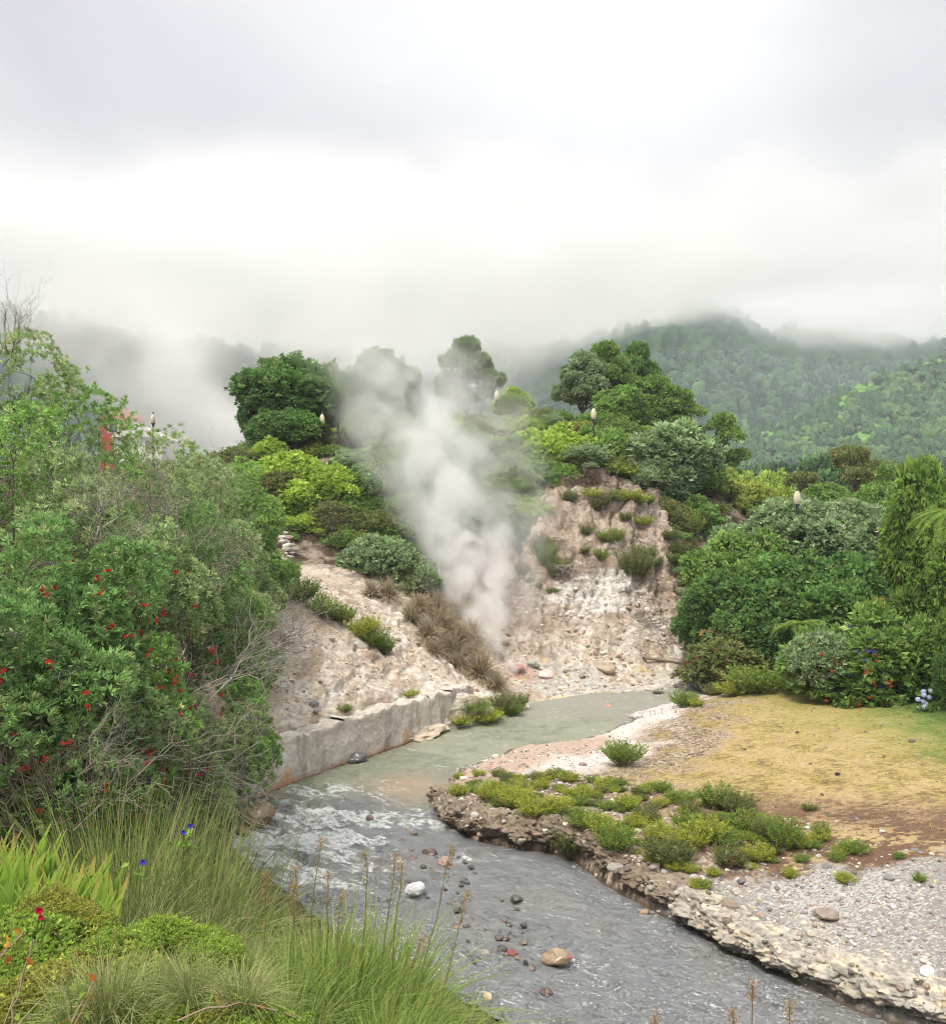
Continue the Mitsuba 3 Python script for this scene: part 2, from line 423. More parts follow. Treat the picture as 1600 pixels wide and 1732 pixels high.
survey_w = [  # world x, y, z
    (12, 30.1, 1.1), (13.4, 25.1, 1.4), (9, 30.1, .8), (7.1, 29.6, .5), (5.2, 25.9, .55), (6.9, 20.7, 1.0), (9.3, 17.4, 1.35), (7.6, 14.4, 1.1), (6.4, 14.9, .9),
    (4.6, 15.5, .62), (3.6, 15.6, .5), (2.3, 17.6, .72), (.8, 20.2, .62), (-.2, 21.6, .3), (2.3, 23.3, .4), (4.2, 25, .42), (3.9, 14.7, .4), (5.4, 13.4, .42), (7.1, 13.4, .85), (6.5, 12.2, .5),
    (20, 22, 1.9), (20, 30, 2.0), (20, 14, 1.6), (12, 40, 1.4), (25, 40, 2.4), (10.5, 37.5, .5), (9, 50, 2.2), (20, 70, 3.5), (40, 100, 3), (60, 60, 3), (60, 20, 3), (12, 9, 1.2), (14, 6, 1.2), (30, 5, 2),
    (-12, 60, 12.0), (0, 60, 12.4), (8, 60, 12.2), (0, 74, 12.3), (-14, 72, 11.6), (12, 66, 11.2), (20, 66, 8), (26, 60, 4.2), (-20, 66, 10.5),
    (0, 100, 7), (-20, 100, 8), (20, 100, 4), (-60, 100, 9), (-60, 60, 10),
    (-9, 12, 3.9), (-12, 20, 5.6), (-9, 22, 3.5), (-7, 18, 1.5), (-5.7, 16, .9), (-14, 28, 7), (-10, 28, 5.2), (-20, 20, 6), (-20, 35, 8), (-30, 40, 9), (-14, 38, 7.4), (-20, 55, 9.4), (-35, 62, 10), (-35, 15, 8), (-60, 20, 9),
    (-5, 9, 3.0), (-3.5, 12, 1.2), (-2, 9, 2.0), (0, 8, 1.6), (2, 6.5, 1.9), (0, 5, 3.45), (-3, 6, 3.8), (-6, 6, 4.4), (-4, 7.5, 3.5), (-1.8, 6, 3.6), (-4, 3, 5.1), (0, 2, 5.4), (4, 2, 5.3), (5, 5, 2.4), (4, 7.2, .9), (-12, 6, 5), (-12, 0, 5.6), (0, -6, 5.6), (14, -6, 5.6), (12, 1, 5), (-50, -6, 8), (50, -6, 3)]
pts = np.array([P(*s) for s in survey_d] + [np.array(s, float) for s in survey_w])
gx, gy = np.arange(-70, 70.1, .5), np.arange(-8, 112.1, .5)
A, B = np.meshgrid(gx, gy, indexing='ij')
rbf = RBFInterpolator(pts[:, :2], pts[:, 2], kernel='linear', smoothing=.02, neighbors=40)
Z0 = gaussian_filter(rbf(np.stack([A.ravel(), B.ravel()], 1)).reshape(A.shape), .9)
base_z = RegularGridInterpolator((gx, gy), Z0, method='linear', bounds_error=False, fill_value=3)
river_poly = shapely.Polygon([(14, 2), (9, 4.2), (5, 7), (2.5, 9.3), (-.5, 12), (-2.5, 14.6), (-4.6, 17.5), (-5.5, 20.2), (-5.45, 21.3), (-4.75, 22.9), (-3.9, 24.3), (-2.75, 25.95), (-1.2, 27.9), (-.8, 28.3), (1.4, 30.3), (2.6, 31.9),
                              (4.4, 33.1), (6.4, 34.3), (8.3, 35.1), (10.5, 35.5), (13, 36.6), (18, 39), (18, 37.6), (13, 35), (10.5, 34.2), (9, 33.4), (7.2, 31.9), (5.4, 30.6), (3.7, 28.1), (2.9, 27.2), (.9, 26.4), (-.2, 24.9),
                              (-1.1, 23.1), (-1.5, 22.15), (-.87, 21.6), (-.6, 21), (-.53, 19.85), (0, 18.8), (.85, 18.3), (1.9, 17.8), (2.5, 16.6), (3.1, 15.5), (3.7, 14.6), (4.2, 13.7), (4.7, 13.1), (5.27, 12.56), (5.66, 12.1), (8, 9.6), (11, 7), (16, 5)]).buffer(0)
_edge = river_poly.exterior


def river_dist(x, y):
    """Metres to the water's edge, negative inside the river."""
    q = shapely.points(x, y)
    d = shapely.distance(q, _edge)
    return np.where(shapely.contains_xy(river_poly, x, y), -d, d)


def ground_z(x, y, detail=False):
    x, y = np.asarray(x, float), np.asarray(y, float)
    z = base_z(np.stack([x, y], -1))
    s = river_dist(x, y)
    wob = meshkit.fbm(np.stack([x * 1.3, y * 1.3, x * 0], -1), 3, 3) - .5
    s2 = s + wob * .35
    wid = np.where((x > -2) & (y > 20.8) & (y < 30) & (x > (y - 31) * .75 + 2.2), 1.7, np.where((x > -1) & (y < 21), .30, .5))
    out = -.04 + (z + .04) * smooth01(0.02, 1, s2 / wid)
    inn = -.05 - .18 * smooth01(0, .8, -s2)
    return np.where(s2 > 0, out, inn)


def steps(segs):
    out = [np.arange(a, b, h) for a, b, h in segs]
    return np.concatenate(out + [[segs[-1][1]]])


xs = steps([(-70, -30, 1.0), (-30, -12, .4), (-12, 12, .085), (12, 18, .16), (18, 30, .5), (30, 70, 1.2)])
ys = steps([(-8, 8, .5), (8, 11.5, .2), (11.5, 22, .08), (22, 47, .095), (47, 60, .3), (60, 112, 1.0)])
X, Y = np.meshgrid(xs, ys, indexing='ij')
Zt = ground_z(X.ravel(), Y.ravel()).reshape(X.shape)
dzx, dzy = np.gradient(Zt, xs, ys)
grad = np.hypot(dzx, dzy)
nrm = unit(np.stack([-dzx, -dzy, np.ones_like(dzx)], -1))
V = np.stack([X, Y, Zt], -1)
fx = meshkit.fbm(V * .8, 3, 31)
rill = np.abs(2 * meshkit.fbm(np.stack([X * 1.5 + 1.6 * fx, Y * .35, Zt * .30], -1), 4, 8) - 1)
lump = meshkit.fbm(V * 1.1, 5, 12) - .5
crag = meshkit.fbm(V * 3.6, 4, 14) - .5
steep = smooth01(.28, .75, grad) * (river_dist(X.ravel(), Y.ravel()).reshape(X.shape) > .6)
hillm = (Y > 22.2) & ((X < .2) | (Y > 32)) & (X < 13)
strata = np.exp(-((X - 5.6) / 3.2) ** 2 - ((Zt - 3.8) / 2.2) ** 2) * (Y > 36)
led = (np.abs(((Zt * 2.3 + lump * 1.1) % 1) - .5) - .25)
amp = steep * hillm
gul = np.exp(-(np.abs(2 * meshkit.fbm(np.stack([X * .9 + 1.2 * fx, Y * .22, Zt * .2], -1), 3, 28) - 1) / .07) ** 2)
calm = np.where((X < -.5) & (Y < 34.5), .38, .42 + .58 * smooth01(1.2, 4.2, Zt))
D = amp * calm * (-.30 * gul + (.20 - rill) * .85 + lump * .95 + crag * .45) + strata * led * .24 * steep
flat_noise = meshkit.fbm(V * 2.4, 4, 5) - .5
rightm = (X > -2.2) & (Y < 34) & ~hillm
dist_r = river_dist(X.ravel(), Y.ravel()).reshape(X.shape)
apron = (Y + .12 * (X - 4) < 15.6) & (Y > 9)
D = D + np.where(rightm & (dist_r > 0), flat_noise * np.where(apron, .11, np.where(Zt < .75, .20, .07)), 0) * smooth01(0, .5, dist_r)
D = D + np.where(hillm & (steep < .5) & (dist_r > .2), flat_noise * .16, 0)
V = V + nrm * D[..., None]
nx, ny = X.shape
ii, jj = np.meshgrid(np.arange(nx - 1), np.arange(ny - 1), indexing='ij')
quads = np.stack([ii * ny + jj, (ii + 1) * ny + jj, (ii + 1) * ny + jj + 1, ii * ny + jj + 1], -1).reshape(-1, 4)
cx = X[:-1, :-1].ravel()
cy = Y[:-1, :-1].ravel()
# which sheet a patch of ground belongs to: right bank, left bank or hill
river_mid = np.interp(cy, [2, 9, 13, 18, 21, 24, 26, 28, 31, 33.2, 35.2, 36.5, 38, 60], [11, 6, 2, -2.2, -3.2, -2.2, -1, 1.2, 4, 6, 9, 12, 18, 60])
isr = cx > river_mid
isl = ~isr & ((cy < 22.2) & (cx < -4.6) | (cy < 20.5) | (cx < -12))
flatv = V.reshape(-1, 3)
allf = np.vstack([quads[:, [0, 1, 2]], quads[:, [0, 2, 3]]])
_, _, vn = meshkit.arrays((flatv, allf), True)


def sheet(mask, bsdf, name):
    q = quads[mask]
    f = np.vstack([q[:, [0, 1, 2]], q[:, [0, 2, 3]]])
    idx, inv = np.unique(f, return_inverse=True)
    scene[name] = mikit.ply((flatv[idx], inv.reshape(-1, 3)), bsdf, smooth=True)
    labels[name] = {'kind': 'structure'}


sheet(isr, 'lawn_ground', 'lawn')
sheet(isl, 'bank_ground', 'riverbank')
sheet(~isr & ~isl, 'hill_ground', 'hill')
_surf = RegularGridInterpolator((xs, ys), V[..., 2], bounds_error=False, fill_value=3)


def gz(x, y):
    return float(_surf([[x, y]])[0])


def gzs(x, y):
    return _surf(np.stack([x, y], -1))


def foot(u, d):
    x = (u - 800) / F * d
    return np.array([x, d, gz(x, d)])


scene['plain'] = {'type': 'diffuse', 'reflectance': {'type': 'rgb', 'value': [.08, .09, .08]}}
scene['ground'] = mikit.ply((np.array([[-1590, -150, -2.4], [1590, -150, -2.4], [1590, 1730, -2.4], [-1590, 1730, -2.4]]), np.array([[0, 1, 2], [0, 2, 3]])), 'plain')
labels['ground'] = {'kind': 'structure'}


# ------------------------------------------------------------------ river
def water_col(p, n, uv):
    m = fbm(p.x * .8, p.y * .8, 0, 4)
    f = fbm(p.x * 4 + p.y, p.y * 4 - p.x * 2, 3, 3)
    deep = smoothstep(20.2, 23.5, p.y + (m - .5) * 3 - .35 * (p.x + 2.5))
    far = smoothstep(29, 31, p.y)
    near = paint((.135, .142, .148), ((.09, .095, .102), smoothstep(.40, .66, f) * .35), ((.15, .142, .125), smoothstep(.5, .75, m) * .5))
    green = paint((.145, .165, .105), ((.20, .215, .145), smoothstep(.45, .62, m)), ((.25, .235, .15), smoothstep(.5, .62, f) * .4))
    c = mix(mix(near, green, deep), (.22, .21, .17), far)
    # shallow tan edge at the beach
    tan_ = dr.exp(-(dr.square((p.x + 1.7) / 1.0) + dr.square((p.y - 22.6) / 1.1)))
    c = mix(c, (.26, .20, .13), dr.clip(tan_ * 1.1, 0, 1))
    # white water
    r = dr.exp(-dr.square((p.x + 3.7) / 1.9) - dr.square((p.y - 18.4) / 1.9)) + .5 * dr.exp(-dr.square((p.x + 3.6) / 1.7) - dr.square((p.y - 21.4) / 1.5)) + .5 * dr.exp(-dr.square((p.x + .6) / .9) - dr.square((p.y - 20.4) / .8)) + .45 * dr.exp(-dr.square((p.x - .6) / .8) - dr.square((p.y - 18.0) / .5))
    q, s = p.x * .5 + p.y * .87, p.x * .87 - p.y * .5
    band = fbm(s * .7 + .8 * m, q * 2.6 + 1.5 * m, 5, 3)
    fine = fbm(s * 6 + f, q * 13, 2, 4)
    foam = smoothstep(.52, .74, band * .55 + fine * .45 + .17 * r - .04) * smoothstep(.05, .5, r + .12) * (.45 + .75 * smoothstep(.42, .58, fbm(s * 13, q * 22, 7, 3))) + smoothstep(.70, .78, fbm(s * 5 + f, q * 15, 9, 3)) * .35 * smoothstep(.5, .62, band)
    return mix(c, (.60, .63, .61), dr.clip(foam, 0, .75))


def water_bump(p, n, uv):
    q = p.x * .5 + p.y * .87
    s = p.x * .87 - p.y * .5
    return fbm(s * 5 + 1.4 * fbm(p.x * 2, p.y * 2, 0, 2), q * 11, 0, 3) * .6 + fbm(s * 17, q * 26, 4, 3) * .4


scene['water'] = {'type': 'bumpmap', 'arbitrary': proc(water_bump, 4e-3), 'scale': .15,
                  'bsdf': {'type': 'principled', 'base_color': proc(water_col), 'roughness': .08, 'specular': 1.0}}
wx, wy = np.arange(-9, 18.01, .065), steps([(2, 11, .14), (11, 24, .06), (24, 40, .09)])
WX, WY = np.meshgrid(wx, wy, indexing='ij')
wd = river_dist(WX.ravel(), WY.ravel()).reshape(WX.shape)
rap = np.exp(-((WX + 3.7) / 2.0) ** 2 - ((WY - 18.8) / 2.0) ** 2) + .5 * np.exp(-((WX + 3.4) / 2) ** 2 - ((WY - 21.4) / 1.8) ** 2) + .35 * np.exp(-((WX + .4) / 1.2) ** 2 - ((WY - 20.2) / 1.2) ** 2)
q_, s_ = WX * .5 + WY * .87, WX * .87 - WY * .5
zz = 0 * WX
w1 = meshkit.fbm(np.stack([s_ * 1.1, q_ * 2.4, zz], -1), 4, 41) - .5
w2 = meshkit.fbm(np.stack([s_ * 2.6 + w1 * 3, q_ * 5.5, zz], -1), 4, 42) - .5
Wz = w1 * (.07 + .30 * rap) + w2 * (.16 + .10 * rap) * np.where(WY > 26, .8, 1)
Wz = Wz * smooth01(.4, -.5, wd) + .01
nyw = len(wy)
ii, jj = np.meshgrid(np.arange(len(wx) - 1), np.arange(nyw - 1), indexing='ij')
q = np.stack([ii * nyw + jj, (ii + 1) * nyw + jj, (ii + 1) * nyw + jj + 1, ii * nyw + jj + 1], -1)[wd[:-1, :-1] < .75]
idx, inv = np.unique(np.vstack([q[:, [0, 1, 2]], q[:, [0, 2, 3]]]), return_inverse=True)
scene['river'] = mikit.ply((np.stack([WX, WY, Wz], -1).reshape(-1, 3)[idx], inv.reshape(-1, 3)), 'water', smooth=True)
labels['river'] = {'kind': 'structure'}

# ------------------------------------------------------------------ mountains and their forest
def polyline_height(x, y, line, fall):
    """Ridge height: the crest's height less a fall per metre of distance from it."""
    best = np.full(x.shape, -1e9)
    for (ax, ay, az_), (bx, by, bz) in zip(line[:-1], line[1:]):
        t = np.clip(((x - ax) * (bx - ax) + (y - ay) * (by - ay)) / ((bx - ax) ** 2 + (by - ay) ** 2), 0, 1)
        d = np.hypot(x - ax - t * (bx - ax), y - ay - t * (by - ay))
        best = np.maximum(best, az_ + t * (bz - az_) - d * fall)
    return best


crest_far = [(-1100, 600, 190), (-700, 700, 185), (-400, 820, 175), (-100, 960, 170), (50, 1010, 182), (200, 1000, 214), (350, 1060, 226), (600, 1200, 225), (1100, 1300, 225)]
crest_near = [(120, 470, 8), (147, 485, 20), (170, 500, 30), (208, 520, 54), (252, 540, 80), (300, 560, 97), (450, 640, 135), (700, 700, 150)]


def far_z(x, y):
    q = np.stack([x / 90, y / 90, 0 * x], -1)
    spur = meshkit.fbm(q, 4, 50) - .5
    fine = meshkit.fbm(q * 4, 3, 51) - .5
    v = 3 + 10 * smooth01(150, 420, y) + fine * 6
    a = polyline_height(x, y, crest_far, .52) + spur * 80
    b = polyline_height(x, y, crest_near, .50) + spur * 14 * smooth01(0, 60, 97 - polyline_height(x, y, crest_near, .5)) + fine * 6
    return np.maximum(np.maximum(v, a), b) * smooth01(85, 180, y) + (1 - smooth01(85, 180, y)) * 1.0


mx, my = steps([(-1500, -700, 40), (-700, 800, 10), (800, 1500, 40)]), steps([(95, 420, 14), (420, 700, 7), (700, 1300, 12), (1300, 1700, 50)])
MX, MY = np.meshgrid(mx, my, indexing='ij')
MZ = far_z(MX, MY)
nym = len(my)
ii, jj = np.meshgrid(np.arange(len(mx) - 1), np.arange(nym - 1), indexing='ij')
q = np.stack([ii * nym + jj, (ii + 1) * nym + jj, (ii + 1) * nym + jj + 1, ii * nym + jj + 1], -1).reshape(-1, 4)
scene['forest_floor'] = {'type': 'diffuse', 'reflectance': {'type': 'rgb', 'value': [.03, .05, .02]}}
scene['mountain'] = mikit.ply((np.stack([MX, MY, MZ], -1).reshape(-1, 3), q), 'forest_floor', smooth=True)
labels['mountain'] = {'kind': 'structure'}
_far = RegularGridInterpolator((mx, my), MZ, bounds_error=False, fill_value=0)

rng = rs(77)
FAR_PAL = [[(.060, .125, .045), (.10, .185, .06)], [(.036, .085, .042), (.06, .125, .055)], [(.125, .26, .06), (.165, .32, .075)], [(.075, .135, .065), (.11, .175, .085)]]
for k, pal in enumerate(FAR_PAL):
    for j, (nt, tag) in enumerate(((70, 'far'), (200, 'mid'), (1000, 'near'))):
        M = Mesh()
        rg = rs(90 + k * 2 + j)
        lob = np.array([[0, 0, .55, .5, .5, .5], [.25, .1, .35, .4, .4, .4], [-.25, -.15, .4, .38, .4, .45], [.05, .25, .75, .35, .3, .35]]) * [1, 1, 1, 1, 1, 1]
        if k == 1:
            lob = np.array([[0, 0, .5, .36, .36, .55], [0, 0, 1.0, .24, .24, .45], [.1, .05, .3, .45, .45, .3]])
        L_ = (.34, .21, .085)[j]
        if j < 2:                               # far crowns: billowing masses, each lobe a crumpled shell
            for l in (np.vstack([lob, [[rg.uniform(-.45, .45), rg.uniform(-.45, .45), rg.uniform(.45, .95), .2, .2, .2] for _ in range(5)]]) if j else lob):
                s = trimesh.creation.icosphere(subdivisions=1 if j == 0 else 2)
                v = s.vertices * (1 + (.8 + .5 * j) * (meshkit.fbm(s.vertices * (1.7 + .8 * j) + rg.uniform(0, 50), 3, k) - .5)[:, None])
                c = np.array(pal[0]) + (np.array(pal[1]) - pal[0]) * rg.random()
                M.add(v * l[3:] + l[:3], s.faces, c * np.exp(rg.normal(0, .10, (len(v), 1))))
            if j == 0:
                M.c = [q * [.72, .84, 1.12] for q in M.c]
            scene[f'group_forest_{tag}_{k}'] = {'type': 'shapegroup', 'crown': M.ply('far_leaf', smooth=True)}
            continue
        foliage(M, rs(90 + k * 2 + j), lob if j < 2 else sublobes(rs(k), lob, 6, .5), nt, (2, 3, 5)[j], L_, L_ * .42, pal if j == 0 else [tuple(1.15 * c for c in q) for q in pal], .5, .7, -.2, top=1.25)
        scene[f'group_forest_{tag}_{k}'] = {'type': 'shapegroup', 'crown': M.ply('matt_leaf')}
n = 0


def plant_forest(x, y, size, tag, weights):
    global n
    z = _far(np.stack([x, y], -1))
    for a, b, c in zip(x, y, z):
        n += 1
        s = size * rng.uniform(.7, 1.35)
        k = rng.choice(4, p=weights(a, b))
        scene[f'forest__{n:03d}'] = {'type': 'instance', 'sg': {'type': 'ref', 'id': f'group_forest_{tag}_{k}'}, 'to_world': xf((a, b, c - .12 * s), rng.uniform(0, 360), (s, s, s * rng.uniform(.85, 1.25)))}


x, y = rng.uniform(-620, 700, 14500), rng.uniform(400, 1120, 14500)
z = _far(np.stack([x, y], -1))
ok = (np.abs(x) < .6 * y) & (z < 235) & ((z > 8) | (x < 0)) & ~((x > 95) & (y < 600)) & (y < 1120)
plant_forest(x[ok], y[ok], 12.5, 'far', lambda a, b: [.42, .36, .02, .2])
x, y = rng.uniform(95, 420, 5200), rng.uniform(380, 620, 5200)
ok = np.abs(x) < .6 * y
lit = lambda a, b: [.22, .18, .5, .1] if meshkit.noise(np.array([a / 45, b / 45, 3.0])) > .48 else [.45, .4, .05, .1]
plant_forest(x[ok], y[ok], 8.5, 'mid', lit)
x, y = rng.uniform(20, 230, 620), rng.uniform(120, 400, 620)
ok = (np.abs(x) < .6 * y) & (x > .22 * y)
plant_forest(x[ok], y[ok], 8.0, 'near', lambda a, b: [.35, .2, .35, .1])
labels['forest'] = {'label': 'distant forest of dark and mid green tree crowns covering the mountain slopes', 'category': 'forest', 'kind': 'stuff'}
# ------------------------------------------------------------------ things made of foliage
def hit(u, v, lo=4.0, hi=110.0):
    """Where the sight line of a surveyed photo position meets the terrain."""
    d = np.arange(lo, hi, .06)
    x, z = (u - 800) / F * d, CZ + (866 - v) / F * d
    b = gzs(x, d) > z
    k = np.argmax(b) if b.any() else len(d) - 1
    return np.array([x[k], d[k], z[k]])


LIME = [(.19, .265, .045), (.25, .33, .07), (.30, .34, .10)]
MIDG = [(.095, .165, .042), (.145, .225, .06), (.20, .24, .09)]
DEEP = [(.07, .135, .04), (.105, .185, .055), (.16, .20, .07)]
GREY = [(.125, .185, .09), (.19, .245, .13), (.28, .30, .19)]
GOLD = [(.175, .225, .05), (.25, .275, .07), (.28, .22, .07)]
OLIVE = [(.10, .13, .045), (.15, .165, .06), (.20, .14, .07)]
for _p in (LIME, MIDG, DEEP, GREY, GOLD, OLIVE):
    _p[:] = [tuple(1.6 * c for c in q) for q in _p]
PALS = dict(lime=LIME, midg=MIDG, deep=DEEP, grey=GREY, gold=GOLD, olive=OLIVE)
BARK, PALE_BARK, DARK_BARK = (.16, .125, .095), (.36, .33, .29), (.07, .055, .045)


def proto(name, parts):
    scene['group_' + name] = {'type': 'shapegroup', **parts}


def shrub_proto(name, seed, pal, lobes, nt, nl, L, W, sub=(6, .5), foot=(0, 0, 0), bark=BARK, up=.35, spread=.75, twigs=4, r=.03, bsdf='leaf', low=-.45):
    rg = rs(seed)
    lobes = np.array(lobes, float)
    lb = sublobes(rg, lobes, *sub)
    M, B = Mesh(), Mesh()
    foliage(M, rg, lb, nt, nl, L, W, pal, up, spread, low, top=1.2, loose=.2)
    branches(B, rg, foot, lobes, r, bark, twigs, 5)
    proto(name, {'crown': M.ply(bsdf), 'branches': B.ply('bark')})


# unit shrubs: about 1 wide and 1 tall
SH = [[(0, 0, .55, .36, .36, .38), (.22, .05, .42, .28, .28, .32), (-.22, -.05, .44, .28, .28, .34), (.0, -.22, .40, .28, .25, .32), (.05, .22, .5, .26, .26, .3)],
      [(-.05, 0, .62, .30, .32, .33), (.25, .1, .48, .24, .26, .32), (-.27, .05, .38, .24, .26, .32), (.1, -.2, .36, .32, .26, .30), (-.1, .2, .42, .28, .24, .3)],
      [(.1, 0, .60, .32, .34, .36), (-.2, -.08, .56, .26, .28, .36), (.3, -.05, .36, .2, .25, .3), (-.05, -.22, .34, .36, .24, .3)]]
for pn, pal in PALS.items():
    for k in range(3):
        shrub_proto(f'shrub_{pn}_{k}', 200 + k + 10 * len(pn), pal, SH[k], 1500, 7, .062, .017, sub=(9, .42))
TR = [[(0, 0, .66, .30, .30, .30), (.24, .0, .55, .25, .25, .26), (-.25, .02, .52, .25, .25, .28), (.05, -.22, .48, .28, .24, .28), (-.05, .22, .56, .26, .24, .26), (.05, 0, .36, .36, .36, .22)],
      [(.05, 0, .74, .24, .26, .25), (.27, .05, .52, .22, .24, .26), (-.22, -.05, .60, .24, .26, .26), (-.1, -.2, .40, .30, .22, .26), (.2, -.15, .34, .26, .22, .22), (-.3, .1, .36, .18, .2, .24)]]
for pn in ('deep', 'midg', 'grey', 'lime'):
    for k in range(2):
        shrub_proto(f'tree_{pn}_{k}', 400 + k + len(pn), PALS[pn], TR[k], 3600, 7, .042, .012, sub=(11, .36), r=.035, low=-.75)


OPEN = [(0, 0, .90, .17, .17, .10), (.2, .05, .78, .16, .16, .09), (-.2, .0, .76, .17, .16, .09), (.33, -.05, .60, .14, .14, .08), (-.36, .05, .58, .15, .15, .08), (.05, -.2, .66, .16, .15, .08), (-.1, .22, .68, .16, .15, .08), (.2, -.2, .50, .14, .13, .07), (-.22, -.18, .48, .14, .13, .07), (.3, .15, .46, .12, .12, .06), (-.05, -.05, .42, .14, .14, .07)]
for pn in ('midg', 'grey', 'deep'):
    shrub_proto(f'open_tree_{pn}', 440 + len(pn), PALS[pn], OPEN, 2300, 7, .042, .012, sub=(5, .5), r=.03, low=-.6, twigs=7)


def place(group, name, u, vtop, w, d, label, cat, grp=None, rot=None, base=None, hmin=.3, aspect=.78):
    """One plant on the ground at distance d, its top and width as surveyed."""
    p = foot(u, d) if base is None else np.array(base, float)
    top = CZ + (866 - vtop) / F * d
    h = max(hmin, top - p[2] + .05)
    wm = w * d / F
    if h < aspect * wm:                      # low ground cover: the rest of the plant stands in the slope
        p[2] -= aspect * wm - h
        h = aspect * wm
    rg = rs(int(u * 7 + vtop * 13 + d * 101))
    key = thing(name, label, cat, grp)
    inst(key, group, xf(p - [0, 0, .05], rg.uniform(0, 360) if rot is None else rot, (wm, wm, h)))
    return key, p, wm, h


# --- shrubs on the hill: u, top v, width, distance, kind, label
HILL = [
    (490, 765, 125, 45, 'lime', 'lime green billowing shrub left on the slope below the round tree'), (562, 792, 105, 44, 'lime', 'lime green shrub right below the railing on the hillside'), (522, 812, 95, 43, 'lime', 'lime green rounded shrub low under the other two lime shrubs'),
    (640, 778, 120, 45, 'midg', 'mid green shrub left of the steam, highest of its clump'), (612, 832, 105, 43.5, 'midg', 'mid green shrub at the lower left of the steam above the dark hollow'), (672, 835, 95, 43.5, 'midg', 'mid green shrub touching the left edge of the steam plume'),
    (636, 905, 115, 38.6, 'grey', 'grey green small shrub with thin stems above the sandy slope'), (705, 945, 85, 38.4, 'grey', 'grey green bush at the foot of the steam above the tussocks'),
    (470, 690, 85, 51.5, 'deep', 'dark shrub under the left side of the round tree'), (505, 694, 90, 51, 'deep', 'dark shrub under the round tree in the middle'), (455, 742, 60, 49.5, 'lime', 'pale yellow shrub in steam at the foot of the round tree'), (470, 800, 70, 43, 'olive', 'olive scrub left of the lime green shrubs'), (560, 850, 80, 42.2, 'olive', 'olive scrub above the dark hollow'), (525, 862, 60, 41.8, 'lime', 'small lime shrub hanging over the dark hollow'), (600, 760, 85, 48, 'grey', 'grey shrub below the railing beside the steam'), (652, 740, 90, 49.5, 'grey', 'pale shrub half lost in steam above the mid green clump'), (690, 790, 80, 46.5, 'midg', 'green shrub at the steam edge behind the mid green clump'), (585, 735, 60, 51, 'olive', 'brownish scrub under the railing'), (535, 748, 50, 50.5, 'gold', 'yellowish tuft on the brown bank below the lamp'), (662, 880, 85, 42, 'midg', 'green shrub low at the left edge of the steam'), (720, 900, 80, 42, 'grey', 'grey shrub deep in the steam above the tussocks'), (600, 878, 70, 42, 'deep', 'dark bush at the back of the hollow'),
    (612, 692, 62, 50, 'midg', 'small dark shrub seen through steam right of the railing'), (562, 722, 46, 52, 'gold', 'small yellow green bush under the lamp beside the round tree'),
    (735, 742, 105, 49, 'grey', 'pale shrub inside the steam on the hill edge'), (800, 732, 115, 49, 'grey', 'pale shrub on the hill edge behind the steam'), (855, 738, 105, 48, 'midg', 'green shrub on the hill edge right of the steam'),
    (905, 728, 115, 48.5, 'lime', 'bright green clipped shrub along the hilltop hedge'), (955, 724, 110, 49, 'lime', 'bright green shrub on the hilltop under the lamp'), (1012, 724, 115, 50, 'midg', 'mid green shrub on the hilltop right of the lamp'), (1058, 740, 80, 50, 'gold', 'yellow green shrub on the brow beside the big grey shrub'),
    (822, 780, 120, 47, 'grey', 'grey green shrub on the slope right beside the steam'), (884, 768, 120, 46.5, 'midg', 'mid green shrub on the slope below the hilltop hedge'), (936, 786, 90, 46.2, 'midg', 'mid green shrub just above the bare cliff top'), (985, 762, 80, 47.5, 'olive', 'brownish olive shrub on the rim above the bare cliff'),
    (758, 802, 110, 46.5, 'grey', 'hazy grey shrub half hidden in the steam'), (842, 822, 120, 45.4, 'grey', 'grey green shrub at the right edge of the steam above the gully'), (888, 826, 95, 44.9, 'lime', 'bright green shrub at the upper left corner of the cliff'),
    (822, 862, 95, 44, 'midg', 'mid green shrub low in the gully behind the steam'), (906, 856, 62, 44.2, 'lime', 'light green bush hanging on the left rim of the cliff'), (868, 884, 75, 43.3, 'deep', 'dark bush under the light green bush on the cliff rim'),
    (1136, 718, 170, 50, 'grey', 'large rounded grey green shrub on the brow right of the cliff'), (1098, 775, 100, 48.3, 'grey', 'grey green shrub at the lower left of the large rounded shrub'), (1180, 772, 95, 51, 'midg', 'mid green shrub at the lower right of the large rounded shrub'),
    (1222, 792, 80, 53, 'gold', 'golden yellow shrub on the right shoulder of the hill'), (1268, 812, 105, 54, 'gold', 'broad yellow green shrub right of the bare brown gully'), (1300, 832, 75, 55, 'gold', 'yellow shrub lowest on the right shoulder of the hill'),
    (1168, 838, 85, 47.5, 'midg', 'green shrub on the right rim of the cliff'), (1192, 885, 90, 47.5, 'grey', 'pale green shrub beside the dark trees right of the cliff'), (1128, 842, 75, 46.4, 'olive', 'olive scrub on the upper right of the cliff'), (1152, 882, 70, 45.8, 'olive', 'olive scrub hanging down the right side of the cliff'), (1190, 935, 80, 44.5, 'midg', 'green shrub between the cliff and the big dark tree')]
for i, (u, vt, w, d, pn, lb) in enumerate(HILL):
    place(f'group_shrub_{pn}_{i % 3}', 'hillside_shrub', u, vt, w * 1.18, d, lb, 'shrub', 'shrubs on the central hill')

